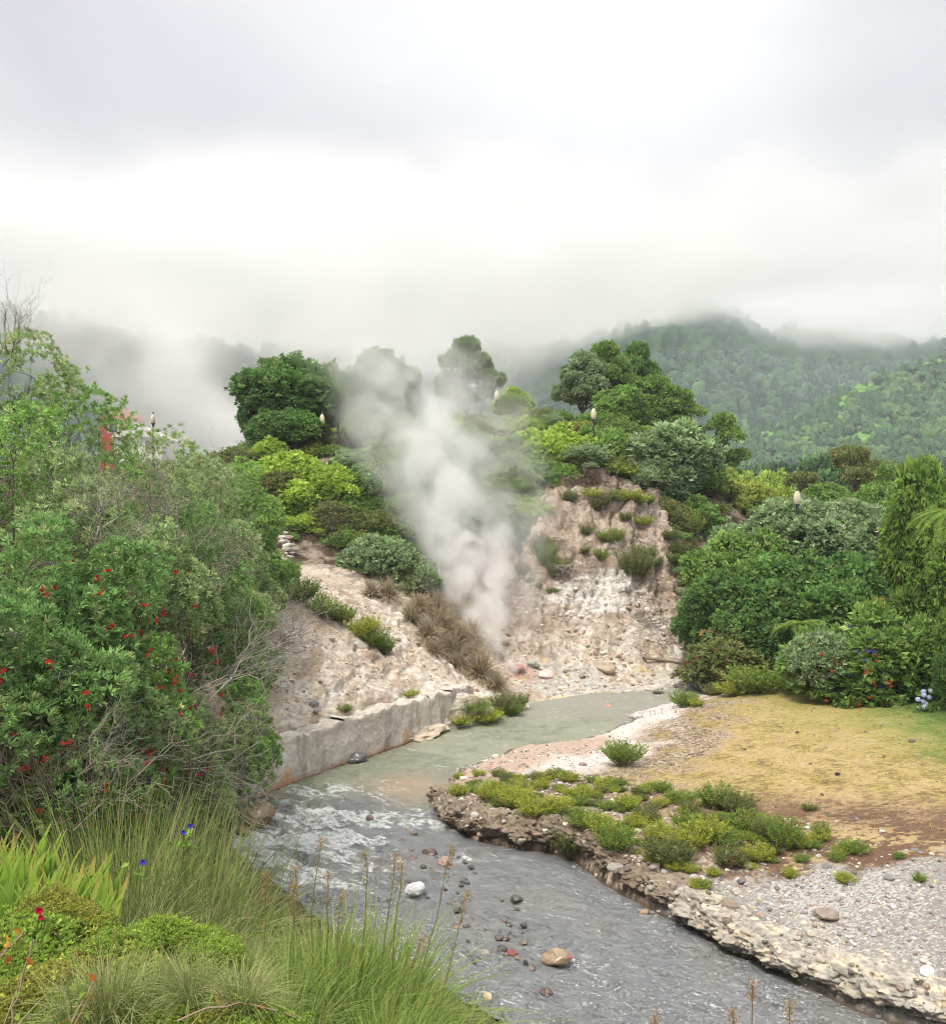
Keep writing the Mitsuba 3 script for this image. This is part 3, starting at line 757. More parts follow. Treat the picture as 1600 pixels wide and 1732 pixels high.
for k, pal in enumerate((MIDG, OLIVE, GREY, LIME)):
    rg = rs(170 + k)
    M = Mesh()
    foliage(M, rg, np.array([(0, 0, .4, .5, .45, .4), (.35, .1, .3, .3, .3, .3), (-.3, -.15, .32, .32, .3, .34), (.1, -.3, .25, .3, .25, .25)]), 420, 6, .085, .022, pal, .5, .8, -.2, top=1.2, loose=.3)
    proto(f'scrub_{k}', {'sprigs': M.ply('leaf')})
rg = rs(171)
n = 0
while n < 230:
    x, y = rg.uniform(-14, 13), rg.uniform(36, 60)
    z = gz(x, y)
    if not (z > 7.8 or (x < -2.2 and y > 40 and z > 4.5) or (x > 9.5 and z > 2.5)) or (abs(x + 10.6) < 2 and y > 50 and y < 52.6):
        continue
    n += 1
    s = rg.uniform(.7, 1.9)
    scene[f'hill_scrub__{n:03d}'] = {'type': 'instance', 'sg': {'type': 'ref', 'id': f'group_scrub_{rg.choice(4, p=[.35, .25, .25, .15])}'}, 'to_world': xf((x, y, z - .1), rg.uniform(0, 360), (s * rg.uniform(.9, 1.5), s, s * rg.uniform(.55, .9)))}
labels['hill_scrub'] = {'label': 'low mixed scrub between the shrubs on the hill', 'category': 'scrub', 'kind': 'stuff'}

# --- trees on the hilltop
for i, (u, vt, w, d, g, lb) in enumerate([
        (488, 598, 165, 54, 'deep_0', 'dense round dark green tree on the hilltop left of the lamp'), (452, 632, 90, 55.5, 'deep_1', 'dark green tree leaning against the left side of the round tree'), (548, 632, 58, 56, 'deep_1', 'smaller dark crown right beside the round tree above the lamp'),
        (645, 588, 120, 66, 'deep_0', 'dark green flat topped tree behind the steam in the middle'), (672, 612, 70, 64, 'deep_1', 'small green tree to the right of the flat topped tree in steam'), (560, 607, 48, 76, 'grey_0', 'small pale tree fading in the steam between two dark trees'),
        (790, 578, 105, 66, 'open_tree_grey', 'tall pale grey tree blurred by steam behind the hilltop lamp'), (868, 656, 62, 61, 'lime_1', 'small light green tree right of the steam on the hilltop'),
        (985, 600, 100, 60, 'open_tree_grey', 'pale green open tree at the left of the hilltop group'), (1025, 586, 105, 62, 'open_tree_midg', 'pale tree second from left in the hilltop group'), (1075, 588, 110, 64, 'open_tree_deep', 'tallest dark green tree of the hilltop group'), (1108, 640, 100, 61, 'open_tree_midg', 'mid green tree at the right of the hilltop group'), (1052, 655, 130, 57, 'midg_1', 'broad mid green tree low in front of the hilltop group')]):
    place(('group_' if 'open' in g else 'group_tree_') + g, 'hilltop_tree', u, vt, w * 1.15, d, lb, 'tree', 'trees on the hilltop')

# --- trees with flat layers of foliage
for k, (pn, seed) in enumerate((('midg', 31), ('olive', 32))):
    rg = rs(seed)
    M, B = Mesh(), Mesh()
    p, rr = limb_to(rg, (0, 0, 0), (.06, 0, .92), .035, .012, 9, .12)
    B.add(*tube_arrays(p, rr, 6), BARK)
    lb = []
    for j in range(9):
        z = .38 + .62 * j / 8
        a = rg.uniform(0, 6.28)
        rad = (.42 - .3 * j / 8) * rg.uniform(.7, 1.2)
        e = np.array([math.cos(a) * rad, math.sin(a) * rad, z])
        q, qr = limb_to(rg, p[min(8, int(z * 9) - 1)], e, .012, .004, 5, .15, .1)
        B.add(*tube_arrays(q, qr, 4), BARK)
        lb += [(*e, .18, .16, .055), (*(e * [.5, .5, 1] + [0, 0, -.02]), .13, .13, .05)]
    foliage(M, rg, np.array(lb), 1300, 6, .05, .012, PALS[pn], .5, .6, -.4, top=1.2)
    proto(f'layered_tree_{k}', {'crown': M.ply('leaf'), 'trunk': B.ply('bark')})
for i, (u, vt, w, d, k, lb) in enumerate([(1222, 708, 85, 57, 0, 'slim windswept tree with flat layered branches right of the hill brow'), (1160, 668, 90, 60, 0, 'open tree with layered branches at the right end of the hilltop group'), (1212, 770, 80, 56, 0, 'low layered tree beneath the slim windswept tree'),
                                          (1452, 768, 120, 62, 1, 'brownish layered conifer rising behind the big green tree on the right'), (1370, 808, 110, 66, 1, 'olive layered tree beside the lamp on the right'), (1500, 800, 80, 58, 0, 'thin layered tree between the brown conifer and the right hedge tree')]):
    place(f'group_layered_tree_{k}', 'layered_tree', u, vt, w * 1.2, d, lb, 'tree', 'trees with flat layered branches')

# --- trees right of the cliff
for i, (u, vt, w, d, g, lb) in enumerate([
        (1345, 838, 210, 41, 'grey_0', 'large grey green tree with many billows, topmost of the right hand trees'), (1435, 850, 200, 41, 'grey_1', 'large grey green tree behind the right hedge tree'), (1265, 892, 190, 38, 'midg_0', 'large mid green tree nearest to the cliff'),
        (1335, 930, 230, 36, 'deep_0', 'big dark green tree in the middle of the right hand trees'), (1432, 940, 170, 36.5, 'deep_1', 'big dark green tree right of the middle one'), (1228, 965, 140, 36, 'deep_1', 'dark green tree low beside the cliff foot'), (1300, 990, 150, 34.6, 'deep_0', 'low dark tree above the olive bush'),
        (1310, 792, 80, 95, 'lime_0', 'pale green tree far behind in the valley'), (1262, 800, 60, 100, 'lime_1', 'small pale green tree far in the valley left of the other'), (1400, 820, 110, 58, 'midg_1', 'mid green tree with red blossom behind the lamp on the right'), (1490, 815, 110, 50, 'midg_0', 'mid green tree between the big trees and the right hedge tree'),
        (1545, 800, 100, 46, 'midg_1', 'green tree behind the right hedge tree')]):
    place('group_tree_' + g, 'broad_tree', u, vt, w * 1.22, d, lb, 'tree', 'broad trees right of the cliff')

# --- drooping hedge tree at the right edge
for k in range(2):
    rg = rs(71 + k)
    M, B = Mesh(), Mesh()
    lb = [(0, 0, .78, .26, .26, .22), (.18, .05, .58, .28, .26, .26), (-.2, 0, .55, .26, .26, .26), (.0, -.15, .38, .36, .26, .26), (-.12, .1, .25, .3, .3, .2), (.2, -.1, .22, .26, .26, .2)]
    sl = sublobes(rg, lb, 9, .34)
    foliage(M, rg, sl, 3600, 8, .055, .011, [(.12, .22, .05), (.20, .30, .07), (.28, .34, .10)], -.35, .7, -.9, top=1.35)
    branches(B, rg, (0, 0, 0), lb, .03, BARK, 4)
    proto(f'drooping_tree_{k}', {'crown': M.ply('leaf'), 'branches': B.ply('bark')})
place('group_drooping_tree_0', 'drooping_tree', 1570, 790, 190, 30, 'tall drooping green tree at the right edge of the lawn', 'tree')
place('group_drooping_tree_1', 'drooping_tree', 1650, 850, 180, 26, 'drooping green tree cut by the right edge of the photo', 'tree')
place('group_shrub_deep_1', 'rounded_shrub', 1604, 1098, 62, 25, 'dark clipped shrub at the right edge beside the blue hydrangea', 'shrub')
place('group_shrub_midg_2', 'rounded_shrub', 1580, 1040, 90, 27, 'green shrub behind the dark clipped shrub at the right edge', 'shrub')
place('group_shrub_gold_0', 'rounded_shrub', 1482, 1012, 62, 31.5, 'yellow green shrub between the big dark tree and the flowering bush', 'shrub')
place('group_shrub_olive_1', 'rounded_shrub', 1245, 1056, 170, 34.4, 'broad olive bush with reddish tips behind the lawn', 'shrub')
place('group_shrub_olive_2', 'rounded_shrub', 1310, 1068, 90, 33.8, 'olive bush left beside the tree fern', 'shrub')
place('group_shrub_deep_2', 'rounded_shrub', 1180, 1046, 75, 37, 'low dark bush at the cliff foot left of the olive bush', 'shrub')

# flowering bush behind the lawn
k_, p_, w_, h_ = place('group_shrub_midg_1', 'flowering_bush', 1466, 1040, 262, 28.0, 'large rounded bush dotted with red and blue flowers behind the lawn', 'bush')
k2_, p2_, w2_, h2_ = place('group_shrub_grey_0', 'flowering_bush', 1392, 1068, 130, 27.8, 'left shoulder of bush with orange flowers beside the tree fern', 'bush')


def flower_part(key, name, rg, centre, radii, n, size, cols, front=(0, -1, .35)):
    M = Mesh()
    d = unit(rg.normal(size=(n, 3)) + np.array(front) * 1.1)
    c = np.asarray(centre) + d * radii
    for q, e in zip(c, d):
        for _ in range(rg.integers(2, 4)):
            o = q + rg.normal(size=3) * size * .6
            k = 7
            dd = unit(rg.normal(size=(k, 3)) + e * .8)
            leaves(M, np.repeat(o[None], k, 0), dd * size, unit(np.cross(dd, rg.normal(size=(k, 3)))) * size * .34, palette(rg, k, cols, .15))
    return part(key, name, M.ply('matt_leaf'), kind='stuff')


flower_part(k_, 'red_flowers', rs(5), p_ + [0, 0, h_ * .5], np.array([w_ * .46, w_ * .46, h_ * .45]), 26, .055, [(.55, .06, .03), (.62, .12, .04)])
flower_part(k_, 'blue_flowers', rs(6), p_ + [-.55, -.2, h_ * .62], np.array([w_ * .16, w_ * .40, h_ * .28]), 16, .06, [(.10, .07, .50), (.16, .12, .62)])
flower_part(k2_, 'orange_flowers', rs(7), p2_ + [0, 0, h2_ * .55], np.array([w2_ * .42, w2_ * .42, h2_ * .42]), 12, .05, [(.60, .10, .04), (.62, .2, .08)])
for u, v, n_ in ((1566, 1190, 9), (1440, 1146, 3), (1512, 1150, 2)):
    p = hit(u, v + 14)
    lb = {1566: 'small hydrangea with pale blue flower heads at the right edge of the lawn', 1440: 'single white flower at the foot of the flowering bush', 1512: 'pinkish small flowers at the foot of the bush on the right'}[u]
    key = thing('hydrangea', lb, 'flower')
    rg = rs(u)
    M, Fm = Mesh(), Mesh()
    n = 60 if n_ > 4 else 25
    b = p + rg.normal(size=(n, 3)) * [.2, .15, .02]
    dd = unit(rg.normal(size=(n, 3)) * [.5, .5, .3] + [0, 0, .8])
    leaves(M, b + [0, 0, .06], dd * .16, unit(np.cross(dd, rg.normal(size=(n, 3)))) * .045, palette(rg, n, MIDG))
    part(key, 'leaves', M.ply('leaf'))
    for j in range(n_):
        c = p + [rg.normal() * .10 - .06, rg.normal() * .08, .08 + .065 * j]
        s = trimesh.creation.icosphere(subdivisions=2, radius=.062)
        vv = s.vertices * (1 + .3 * meshkit.noise(s.vertices * 60)[:, None]) + c
        part(key, 'flower_head', mikit.ply((vv, s.faces), 'matt_leaf', color=np.broadcast_to([(.55, .62, .85), (.75, .74, .72), (.7, .45, .42)][0 if n_ > 4 else 1 if n_ == 3 else 2], (len(vv), 3))))

# --- tree fern
key = thing('tree_fern', 'bright green tree fern with arching fronds behind the lawn', 'tree fern')
ft = foot(1352, 32)
top = P(1352, 1056, 32)
M = Mesh()
p, rr = limb_to(rs(3), ft, top, .10, .075, 6, .05)
M.add(*tube_arrays(p, rr, 8), DARK_BARK)
part(key, 'trunk', M.ply('bark'))
rg = rs(12)


def frond(rg, L, pal):
    """One arching frond along +x with leaflets either side."""
    M = Mesh()
    t = np.linspace(0, 1, 34)
    r = np.stack([t * L * .86, 0 * t, L * (.42 * t - .62 * t ** 2.2)], 1)
    M.add(*tube_arrays(r[::3], np.linspace(.008, .002, len(r[::3])), 3), (.15, .16, .05))
    tt = np.repeat(t[2:], 2)
    b = np.repeat(r[2:], 2, 0)
    sg = np.tile([1, -1], len(t) - 2)
    ln = L * .24 * np.sin(np.pi * np.clip(tt * .95 + .05, 0, 1)) ** .8 + .01
    dd = unit(np.stack([.45 + 0 * tt, sg, -.25 + 0 * tt], 1)) * ln[:, None]
    sd = unit(np.cross(dd, [0, 0, 1.0])) * (L * .016)
    leaves(M, b, dd, sd, palette(rg, len(b), pal, .12))
    return M.ply('leaf')


FERN = [frond(rs(20 + i), 1.15, [(.16, .27, .05), (.23, .34, .08)]) for i in range(3)]
for i in range(15):
    part(key, 'frond', FERN[i % 3], xf(top, i * 24 + rg.uniform(-8, 8), rg.uniform(.85, 1.1), 0, rg.uniform(-16, 14)))
key = thing('fern_spray', 'yellow green fern fronds drooping at the right edge over the hedge tree', 'fern')
M = Mesh()
p, rr = limb_to(rs(9), foot(1618, 22), P(1612, 862, 22), .11, .07, 7, .04)
M.add(*tube_arrays(p, rr, 8), DARK_BARK)
part(key, 'trunk', M.ply('bark'))
for i in range(5):
    part(key, 'frond', FERN[i % 3], xf(P(1612, 862, 22), 120 + 36 * i, 1.25, 0, 10 + 6 * i))

# --- big shrubs of the left bank: rosettes of grey green leaves on grey twigs
LEFT_PAL = [[(.26, .36, .155), (.40, .49, .24), (.52, .51, .36), (.44, .38, .25)], [(.20, .35, .095), (.31, .46, .145), (.40, .44, .22)], [(.18, .32, .11), (.28, .42, .16), (.36, .36, .18)]]


def bank_shrub(key, p, w, h, k, seed):
    """Rosettes of narrow leaves over billows that fill the plant's width and height, on grey stems."""
    rg = rs(seed)
    r = .27 * w
    n = int(np.clip(4 + 5 * h / w, 6, 16))
    q = rg.uniform(-1, 1, (n, 3)) * [.5 * w - r * .8, .42 * w - r * .6, .5]
    zz_ = np.sort(rg.uniform(.28, 1, n)) * (h - r)
    zz_[-1] = h - r * .95
    q[:, :2] *= np.interp(zz_ / h, [0, .6, 1], [1, 1, .45])[:, None]
    lob = np.hstack([q[:, :2], zz_[:, None], r * rg.uniform(.8, 1.2, (n, 3))])
    lb = sublobes(rg, lob, 9, .42)
    M, B = Mesh(), Mesh()
    area = w * h * 1.5
    nt = int(np.clip(area * 170, 650, 2350))
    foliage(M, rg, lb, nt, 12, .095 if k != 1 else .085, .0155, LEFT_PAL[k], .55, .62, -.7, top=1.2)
    branches(B, rg, (0, 0, -.1), lob, .05, (.20, .175, .15), 5)
    for _ in range(8):
        a = lob[rg.integers(n)]
        twig_tangle(B, rg, a[:3] + rg.normal(size=3) * r * .5 - [0, 0, r * .5], unit(rg.normal(size=3) + [0, -.4, .5]), r * 1.0, .009, 2, (.27, .245, .215))
    to = T().translate([float(c) for c in p])
    part(key, 'crown', M.ply('leaf'), to)
    part(key, 'branches', B.ply('bark'), to)


LEFT = [
    (35, 572, 270, 17.5, 0, 'tall grey green shrub at the left edge, highest of the left bank'), (150, 640, 250, 18, 1, 'green shrub just right of the highest shrub on the left bank'), (-20, 665, 280, 14.5, 1, 'green shrub cut by the left edge below the highest one'), (118, 770, 250, 14.5, 0, 'grey green shrub with bare twigs in the upper left'),
    (245, 735, 210, 21, 0, 'grey green shrub in front of the white house and lamp'), (330, 765, 160, 25, 0, 'grey green shrub sloping down behind the left bank'), (402, 772, 130, 28, 1, 'green shrub at the top of the slope left of the lime shrubs'), (446, 840, 120, 28, 1, 'green shrub at the outer end of the left bank above the sandy path'),
    (320, 850, 200, 21, 2, 'dark green shrub in the middle of the left bank'), (60, 880, 300, 12, 2, 'dark green leafy shrub at the left with a few yellow leaves'), (165, 935, 250, 12.5, 2, 'dark green shrub with red bottlebrush flowers'), (10, 1010, 260, 10.8, 2, 'dark shrub low at the left edge above the strap leaves'),
    (275, 890, 190, 15.5, 0, 'grey green shrub with red flowers at its top'), (392, 985, 130, 22, 1, 'green shrub overhanging the eroded slope'), (440, 915, 110, 27.5, 1, 'bright green shrub at the edge of the sandy path'), (432, 1000, 100, 24.5, 0, 'thin grey green shrub above the cream slope'),
    (424, 1150, 105, 21, 1, 'bright green shrub hanging over the wall, upper one'), (404, 1222, 105, 20, 1, 'bright green shrub hanging over the near end of the wall'), (120, 1110, 230, 11.2, 2, 'dark green shrub above the reeds on the left'), (240, 1075, 170, 13.2, 1, 'green shrub with many red flowers in the middle of the bank'), (330, 1180, 120, 16, 0, 'thin twiggy shrub behind the tall reeds'), (385, 860, 150, 25, 0, 'pale grey green shrub behind the middle of the left bank')]
LEFT_KEYS = {}
for i, (u, vt, w, d, k, lb) in enumerate(LEFT):
    p = foot(u, d)
    h = CZ + (866 - vt) / F * d - p[2]
    w = w * d / F
    key = thing('bank_shrub', lb, 'shrub', 'shrubs of the left bank')
    bank_shrub(key, p, w, h, k, 600 + i)
    LEFT_KEYS[i] = (key, p, w, h)
for i, n in ((10, 48), (12, 26), (19, 56), (18, 16), (11, 9), (9, 6), (8, 8)):
    key, p, w, h = LEFT_KEYS[i]
    flower_part(key, 'red_flowers', rs(800 + i), p + [0, 0, h * .55], np.array([w * .51, w * .51, h * .46]), n, .042, [(.50, .025, .03), (.62, .06, .05)], (.25, -1, .2))

# dead grey twigs between them
for i, (u, v, d, L, dr_, dep, lb) in enumerate([
        (300, 1235, 14.5, 1.5, (.75, .1, .75), 4, 'pale bare branches leaning right above the reeds'), (255, 1300, 13, 1.3, (.6, 0, .8), 4, 'bare grey branches rising out of the reeds'), (350, 1120, 18, 1.6, (.7, .1, .6), 4, 'silvery dead branches reaching towards the cream slope'), (300, 880, 17, 1.3, (-.2, -.2, .9), 4, 'tangle of grey twigs high in the left bank shrubs'),
        (180, 870, 13.6, 1.1, (.2, -.1, .9), 4, 'tangle of grey twigs at the upper left between green shrubs'), (440, 1080, 24.5, 1.2, (.6, 0, .5), 4, 'brown leafless scrub on the rim of the cream slope'), (60, 1335, 9.6, .8, (.1, -.1, .7), 4, 'dark dead twigs in the hollow above the strap leaves'), (150, 1300, 10.5, .9, (.5, -.1, .6), 4, 'grey dead twigs behind the strap leaves'),
        (470, 1060, 27, 1.1, (.5, 0, .6), 4, 'brown dead scrub above the cream slope'), (400, 1290, 18.5, 1.1, (.3, 0, .8), 4, 'brown twigs at the near end of the wall'), (560, 930, 40, 1.3, (0, -.1, 1), 4, 'dark leafless shrub in the hollow beside the stone wall'), (330, 990, 17, 1.2, (.5, -.1, .7), 4, 'fine grey twigs behind the red flowers')]):
    rg = rs(900 + i)
    p = P(u, v, d)
    p[2] = min(p[2], max(gz(p[0], p[1]), p[2] - .6))
    M = Mesh()
    col = [(.34, .31, .27), (.25, .21, .17), (.38, .35, .31), (.27, .24, .20)][i % 4] if i not in (6, 10) else (.10, .075, .06)
    for _ in range(6):
        twig_tangle(M, rg, p + rg.normal(size=3) * [.25, .25, .05], unit(np.array(dr_) + rg.normal(size=3) * .4), L, .014 if d < 20 else .018, dep - 1, col)
    key = thing('bare_branches', lb, 'branches', 'bare branches on the slopes')
    put(key, M.ply('bark'))
# thin leafless sapling against the sky
M = Mesh()
b = P(14, 575, 17)
for i in range(3):
    twig_tangle(M, rs(960 + i), b + [.08 * i - .1, 0, -.5], unit(np.array([.05 + .12 * i, 0, 1.0])), 1.05, .016, 2, (.20, .175, .16))
put(thing('bare_sapling', 'thin leafless sapling against the clouds at the left edge', 'sapling'), M.ply('bark'))
# ------------------------------------------------------------------ retaining wall
def wall_col(p, n, uv):
    m = fbm(p.x * 1.2, p.y * 1.2, p.z * 1.6, 4)
    st = fbm(p.x * 3.2, p.y * 3.2, p.z * .45, 4)
    f = fbm(p.x * 14, p.y * 14, p.z * 14, 3)
    c = paint((.50, .45, .39), ((.62, .57, .50), smoothstep(.46, .66, m)), ((.27, .24, .22), smoothstep(.52, .68, st) * .5), ((.62, .57, .50), smoothstep(.60, .70, fbm(p.x * 4, p.y * 4, p.z * .5 + 8, 3)) * .7))
    c = paint(c, ((.50, .29, .12), smoothstep(.60, .70, fbm(p.x * 1.5 + 3, p.y * 1.5, p.z, 4)) * (1 - smoothstep(.35, .8, p.z)) * .8), ((.36, .17, .09), (1 - smoothstep(.02, .22, p.z + (m - .5) * .2)) * .75), ((.10, .08, .06), 1 - smoothstep(-.02, .09, p.z + (f - .5) * .06)))
    return c * (.68 + .64 * f)


scene['concrete'] = {'type': 'bumpmap', 'arbitrary': proc(fine_bump, 6e-3), 'scale': .07, 'bsdf': {'type': 'diffuse', 'reflectance': proc(wall_col)}}
WALL = np.array([(-5.75, 20.9), (-5.1, 22.1), (-4.45, 23.25), (-3.62, 24.55), (-2.6, 25.95), (-1.45, 27.75), (-.75, 29.0), (-.05, 30.25)])
WTOP = np.array([1.0, 1.16, 1.17, 1.22, 1.24, 1.2, 1.15, 1.08])
key = thing('retaining_wall', 'long stained concrete retaining wall along the left edge of the river', 'wall')
for i in range(len(WALL) - 1):
    a, b = WALL[i], WALL[i + 1]
    t_ = unit(b - a)
    nn = np.array([-t_[1], t_[0]])
    ln = np.linalg.norm(b - a) - .006
    rg = rs(40 + i)
    ns, nz = int(ln / .05), 26
    S, K = np.meshgrid(np.linspace(0, 1, ns), np.linspace(0, 1, nz), indexing='ij')
    top = WTOP[i] * (1 - S) + WTOP[i + 1] * S + (meshkit.fbm(np.stack([S * ln * 3, 0 * S, 0 * S + i], -1), 3, 9) - .5) * .22
    # profile: front face, rounded arris, top, back
    k = K * 3
    off = np.where(k < 2, -.12 + .05 * (k / 2), -.07 + (k - 2) * .62)
    hh = np.where(k < 2, -.4 + (top + .4) * (k / 2), top)
    pos = np.stack([a[0] + t_[0] * (S * ln + .006) + nn[0] * off, a[1] + t_[1] * (S * ln + .006) + nn[1] * off, hh], -1)
    nz3 = meshkit.fbm(pos * 2.2, 4, 19) - .5
    pos[..., :2] += (nz3 * .11 * (k < 2.02))[..., None] * nn
    pos[..., 2] += np.where(k > 2, nz3 * .08, 0)
    ii, jj = np.meshgrid(np.arange(ns - 1), np.arange(nz - 1), indexing='ij')
    qd = np.stack([ii * nz + jj, (ii + 1) * nz + jj, (ii + 1) * nz + jj + 1, ii * nz + jj + 1], -1).reshape(-1, 4)
    part(key, 'panel', mikit.ply((pos.reshape(-1, 3), qd), 'concrete', smooth=40))

# ------------------------------------------------------------------ stones
ROCKS = [[rock_mesh(10 * s + k, s + 1, .28, (1, rs(k).uniform(.7, 1), rs(k + 50).uniform(.5, .75)), 6) for k in range(6)] for s in range(3)]


def stone_ply(k, sub, col, bsdf='rock', seed=0):
    v, f = ROCKS[sub][k % 6]
    n = meshkit.fbm(v * 2.2 + seed, 3, seed)[:, None]
    c = np.asarray(col) * (.6 + .8 * n)
    return mikit.ply((v, f), bsdf, smooth=True if sub > 1 else False, color=np.clip(c, .01, .9))


def stone(label, u, v, wpx, k, col, sub=2, bsdf='wet_rock', z=None, grp=None, sx=1.0, name='river_stone', cat='stone', rot=None, bury=.25, sz=.95):
    """A stone that shows wpx wide at a surveyed position, on the river bed or the ground."""
    p = G(u, v, 0) if z is None else (hit(u, v) if z == 'ground' else G(u, v, z))
    s = wpx * p[1] / F / 2
    key = thing(name, label, cat, grp)
    put(key, stone_ply(k, sub, col, bsdf, k), xf(p + [0, 0, s * (.55 - bury)], (u * 37) % 360 if rot is None else rot, (s * sx, s, s * sz)))
    return key, p, s


stone('white grey boulder standing alone in the river', 702, 1516, 36, 0, (.50, .50, .50), rot=20, bury=-.1)
k_, p, s = stone('brown boulder with pink red growth on its right end in the river', 941, 1634, 46, 1, (.30, .225, .15), rot=0, bury=.05)
rg = rs(4)
M = Mesh()
for j in range(7):
    o = p + np.array([s * rg.uniform(.35, .95), -s * rg.uniform(0, .5), s * rg.uniform(.3, .75)])
    vv, ff = ROCKS[0][j % 6]
    M.add(vv * s * .2 + o, ff, (.55, .07, .12))
part(k_, 'pink_growth', M.ply('rock'), kind='stuff')
stone('dark brown round stone nearest in the river', 924, 1686, 24, 2, (.10, .075, .065), bury=.0)
stone('pale orange flat stone low in the river beside the grass', 826, 1690, 22, 3, (.47, .36, .25))
stone('dark red round stone in the middle of the river', 866, 1618, 19, 4, (.22, .06, .055), bury=0)
stone('grey black stone touching the dark red stone', 850, 1610, 20, 5, (.07, .065, .07))
stone('grey stone with dark base left of the dark red stone', 821, 1616, 17, 0, (.27, .25, .21))
stone('black stone below the reed head at mid river', 775, 1545, 18, 1, (.06, .045, .05))
stone('brown orange stone standing upright in mid river', 772, 1573, 15, 2, (.26, .16, .10))
stone('dark stones clump below the white water, upper one', 725, 1446, 28, 3, (.10, .075, .065))
stone('reddish brown stone left of the dark upper clump', 697, 1455, 18, 4, (.16, .10, .09))
stone('pinkish tan stone beside the reed head at mid river', 752, 1462, 24, 5, (.32, .24, .19))
stone('dark flat stone alone towards the right bank', 874, 1525, 22, 0, (.08, .075, .065))
stone('black stone in the shallows below the pink stained boulder', 889, 1675 - 45, 9, 1, (.03, .03, .03))
stone('brown stone at the head of the riffle below the wall', 626, 1386, 18, 2, (.15, .11, .095))
stone('olive brown stone in the riffle by the undercut bank', 690, 1407, 15, 3, (.17, .135, .09))
stone('dark twin stones drying in the riffle', 678, 1424, 15, 4, (.10, .09, .085))
stone('brown mound shaped rock in the rapids by the left bank', 440, 1393, 60, 5, (.15, .095, .06), bury=.12, rot=15)
stone('rusty flat stone at the left end of the brown rock in the rapids', 412, 1412, 30, 2, (.20, .12, .08))
stone('tan stone at the foot of the right bank beside the bend', 1090, 1546, 17, 0, (.38, .27, .17))
stone('pale stone at the edge of the right bank near the corner', 1155, 1560, 18, 3, (.36, .29, .22))
stone('grey stone in the shallow water under the white bank', 1228, 1590, 24, 4, (.26, .22, .17))
stone('grey flat stone at the water edge low on the right', 1448, 1694, 26, 1, (.33, .30, .25))
stone('pale block at the bottom right corner in the water', 1578, 1728, 30, 2, (.55, .48, .40))
stone('orange stone in the distant shallows', 1030, 1196, 12, 3, (.52, .24, .15), sub=1)
rg = rs(8)
for i in range(58):
    t = rg.random()
    u, v = 700 + 190 * t + rg.normal() * 34, 1440 + 200 * t + rg.normal() * 26
    stone('small dark wet stone breaking the shallow water in the middle of the river', u, v, rg.uniform(6, 14), i, [(.07, .06, .06), (.13, .09, .08), (.17, .13, .10), (.09, .085, .08)][i % 4], sub=1, grp='small dark stones in the river', bury=.05)
# boulders at the wall and the far bank
stone('dark blue grey lump of rock bulging from the wall over the water', 583, 1280, 56, 3, (.095, .10, .115), name='boulder', cat='boulder', z=.1, bury=-.15, sx=.8)
stone('dark wet rock slanting into the water below the blue grey lump', 604, 1290, 34, 1, (.10, .10, .11), name='boulder', cat='boulder')
for u, v, w, rz, lb in ((714, 1247, 2.0, 52, 'cream ledge of rock under the wall, right one'), (652, 1263, 1.5, 52, 'cream ledge of rock under the wall, left one')):
    vv, ff = rock_mesh(u, 4, .42, (1, .5, .30), 2)
    vv = vv * (1 + .25 * (meshkit.fbm(vv * 6, 4, u)[:, None] - .5) * 2)
    cn = meshkit.fbm(vv * 5, 3, 2)[:, None]
    put(thing('boulder', lb, 'boulder'), mikit.ply((vv, ff), 'rock', smooth=True, color=np.array([.52, .43, .33]) * (.55 + .8 * cn)), xf(G(u, v, 0) + [-.1, .25, .06], rz, (w * .62, w * .62, w * .5)))
stone('pale grey boulder between the cream ledge and the mossy mound', 748, 1232, 36, 5, (.42, .37, .31), bsdf='rock', name='boulder', cat='boulder')
stone('round pale boulder at the far water edge', 1110, 1172, 24, 0, (.50, .46, .40), bsdf='rock', name='boulder', cat='boulder', bury=0)
stone('dark slab of rock on the far bank beside the stream bend', 1180, 1160, 44, 1, (.11, .115, .125), bsdf='rock', name='boulder', cat='boulder', z=.2)
stone('grey rock on the far bank right of the dark slab', 1216, 1158, 40, 3, (.27, .26, .25), bsdf='rock', name='boulder', cat='boulder', z=.2)
stone('reddish brown rock beside the steaming vent', 874, 1136, 26, 4, (.33, .14, .11), bsdf='rock', name='boulder', cat='boulder', z='ground', bury=.1)
stone('greenish grey rock right of the steaming vent', 902, 1128, 22, 5, (.36, .38, .33), bsdf='rock', name='boulder', cat='boulder', z='ground', bury=.1)
stone('pinkish white rock at the foot of the cliff near the vent', 925, 1146, 30, 2, (.62, .52, .47), bsdf='rock', name='boulder', cat='boulder', z='ground')
stone('tan boulder at the cliff foot in the middle', 1025, 1136, 34, 1, (.43, .35, .27), bsdf='rock', name='boulder', cat='boulder', z='ground')
stone('brown boulder on the beach below the cliff', 985, 1146, 18, 3, (.30, .23, .17), bsdf='rock', name='boulder', cat='boulder', z='ground')
stone('dark stone on the cream slope above the wall, larger one', 531, 1196, 18, 0, (.17, .16, .16), bsdf='rock', name='boulder', cat='boulder', z='ground', bury=0)
stone('dark stone on the cream slope above the wall, smaller one', 534, 1208, 12, 1, (.15, .14, .14), bsdf='rock', name='boulder', cat='boulder', z='ground', bury=0)
stone('dark stone near the middle of the dry lawn', 1416, 1313, 11, 2, (.055, .045, .05), bsdf='rock', name='lawn_stone', sub=1, z='ground', bury=0)
stone('grey brown stone at the left edge of the dry lawn', 1136, 1295, 11, 3, (.16, .13, .13), bsdf='rock', name='lawn_stone', sub=1, z='ground', bury=0)
stone('brownish wedge shaped boulder on the white gravel apron', 1398, 1556, 38, 4, (.29, .235, .20), bsdf='rock', name='bank_boulder', cat='boulder', z='ground', bury=.05)
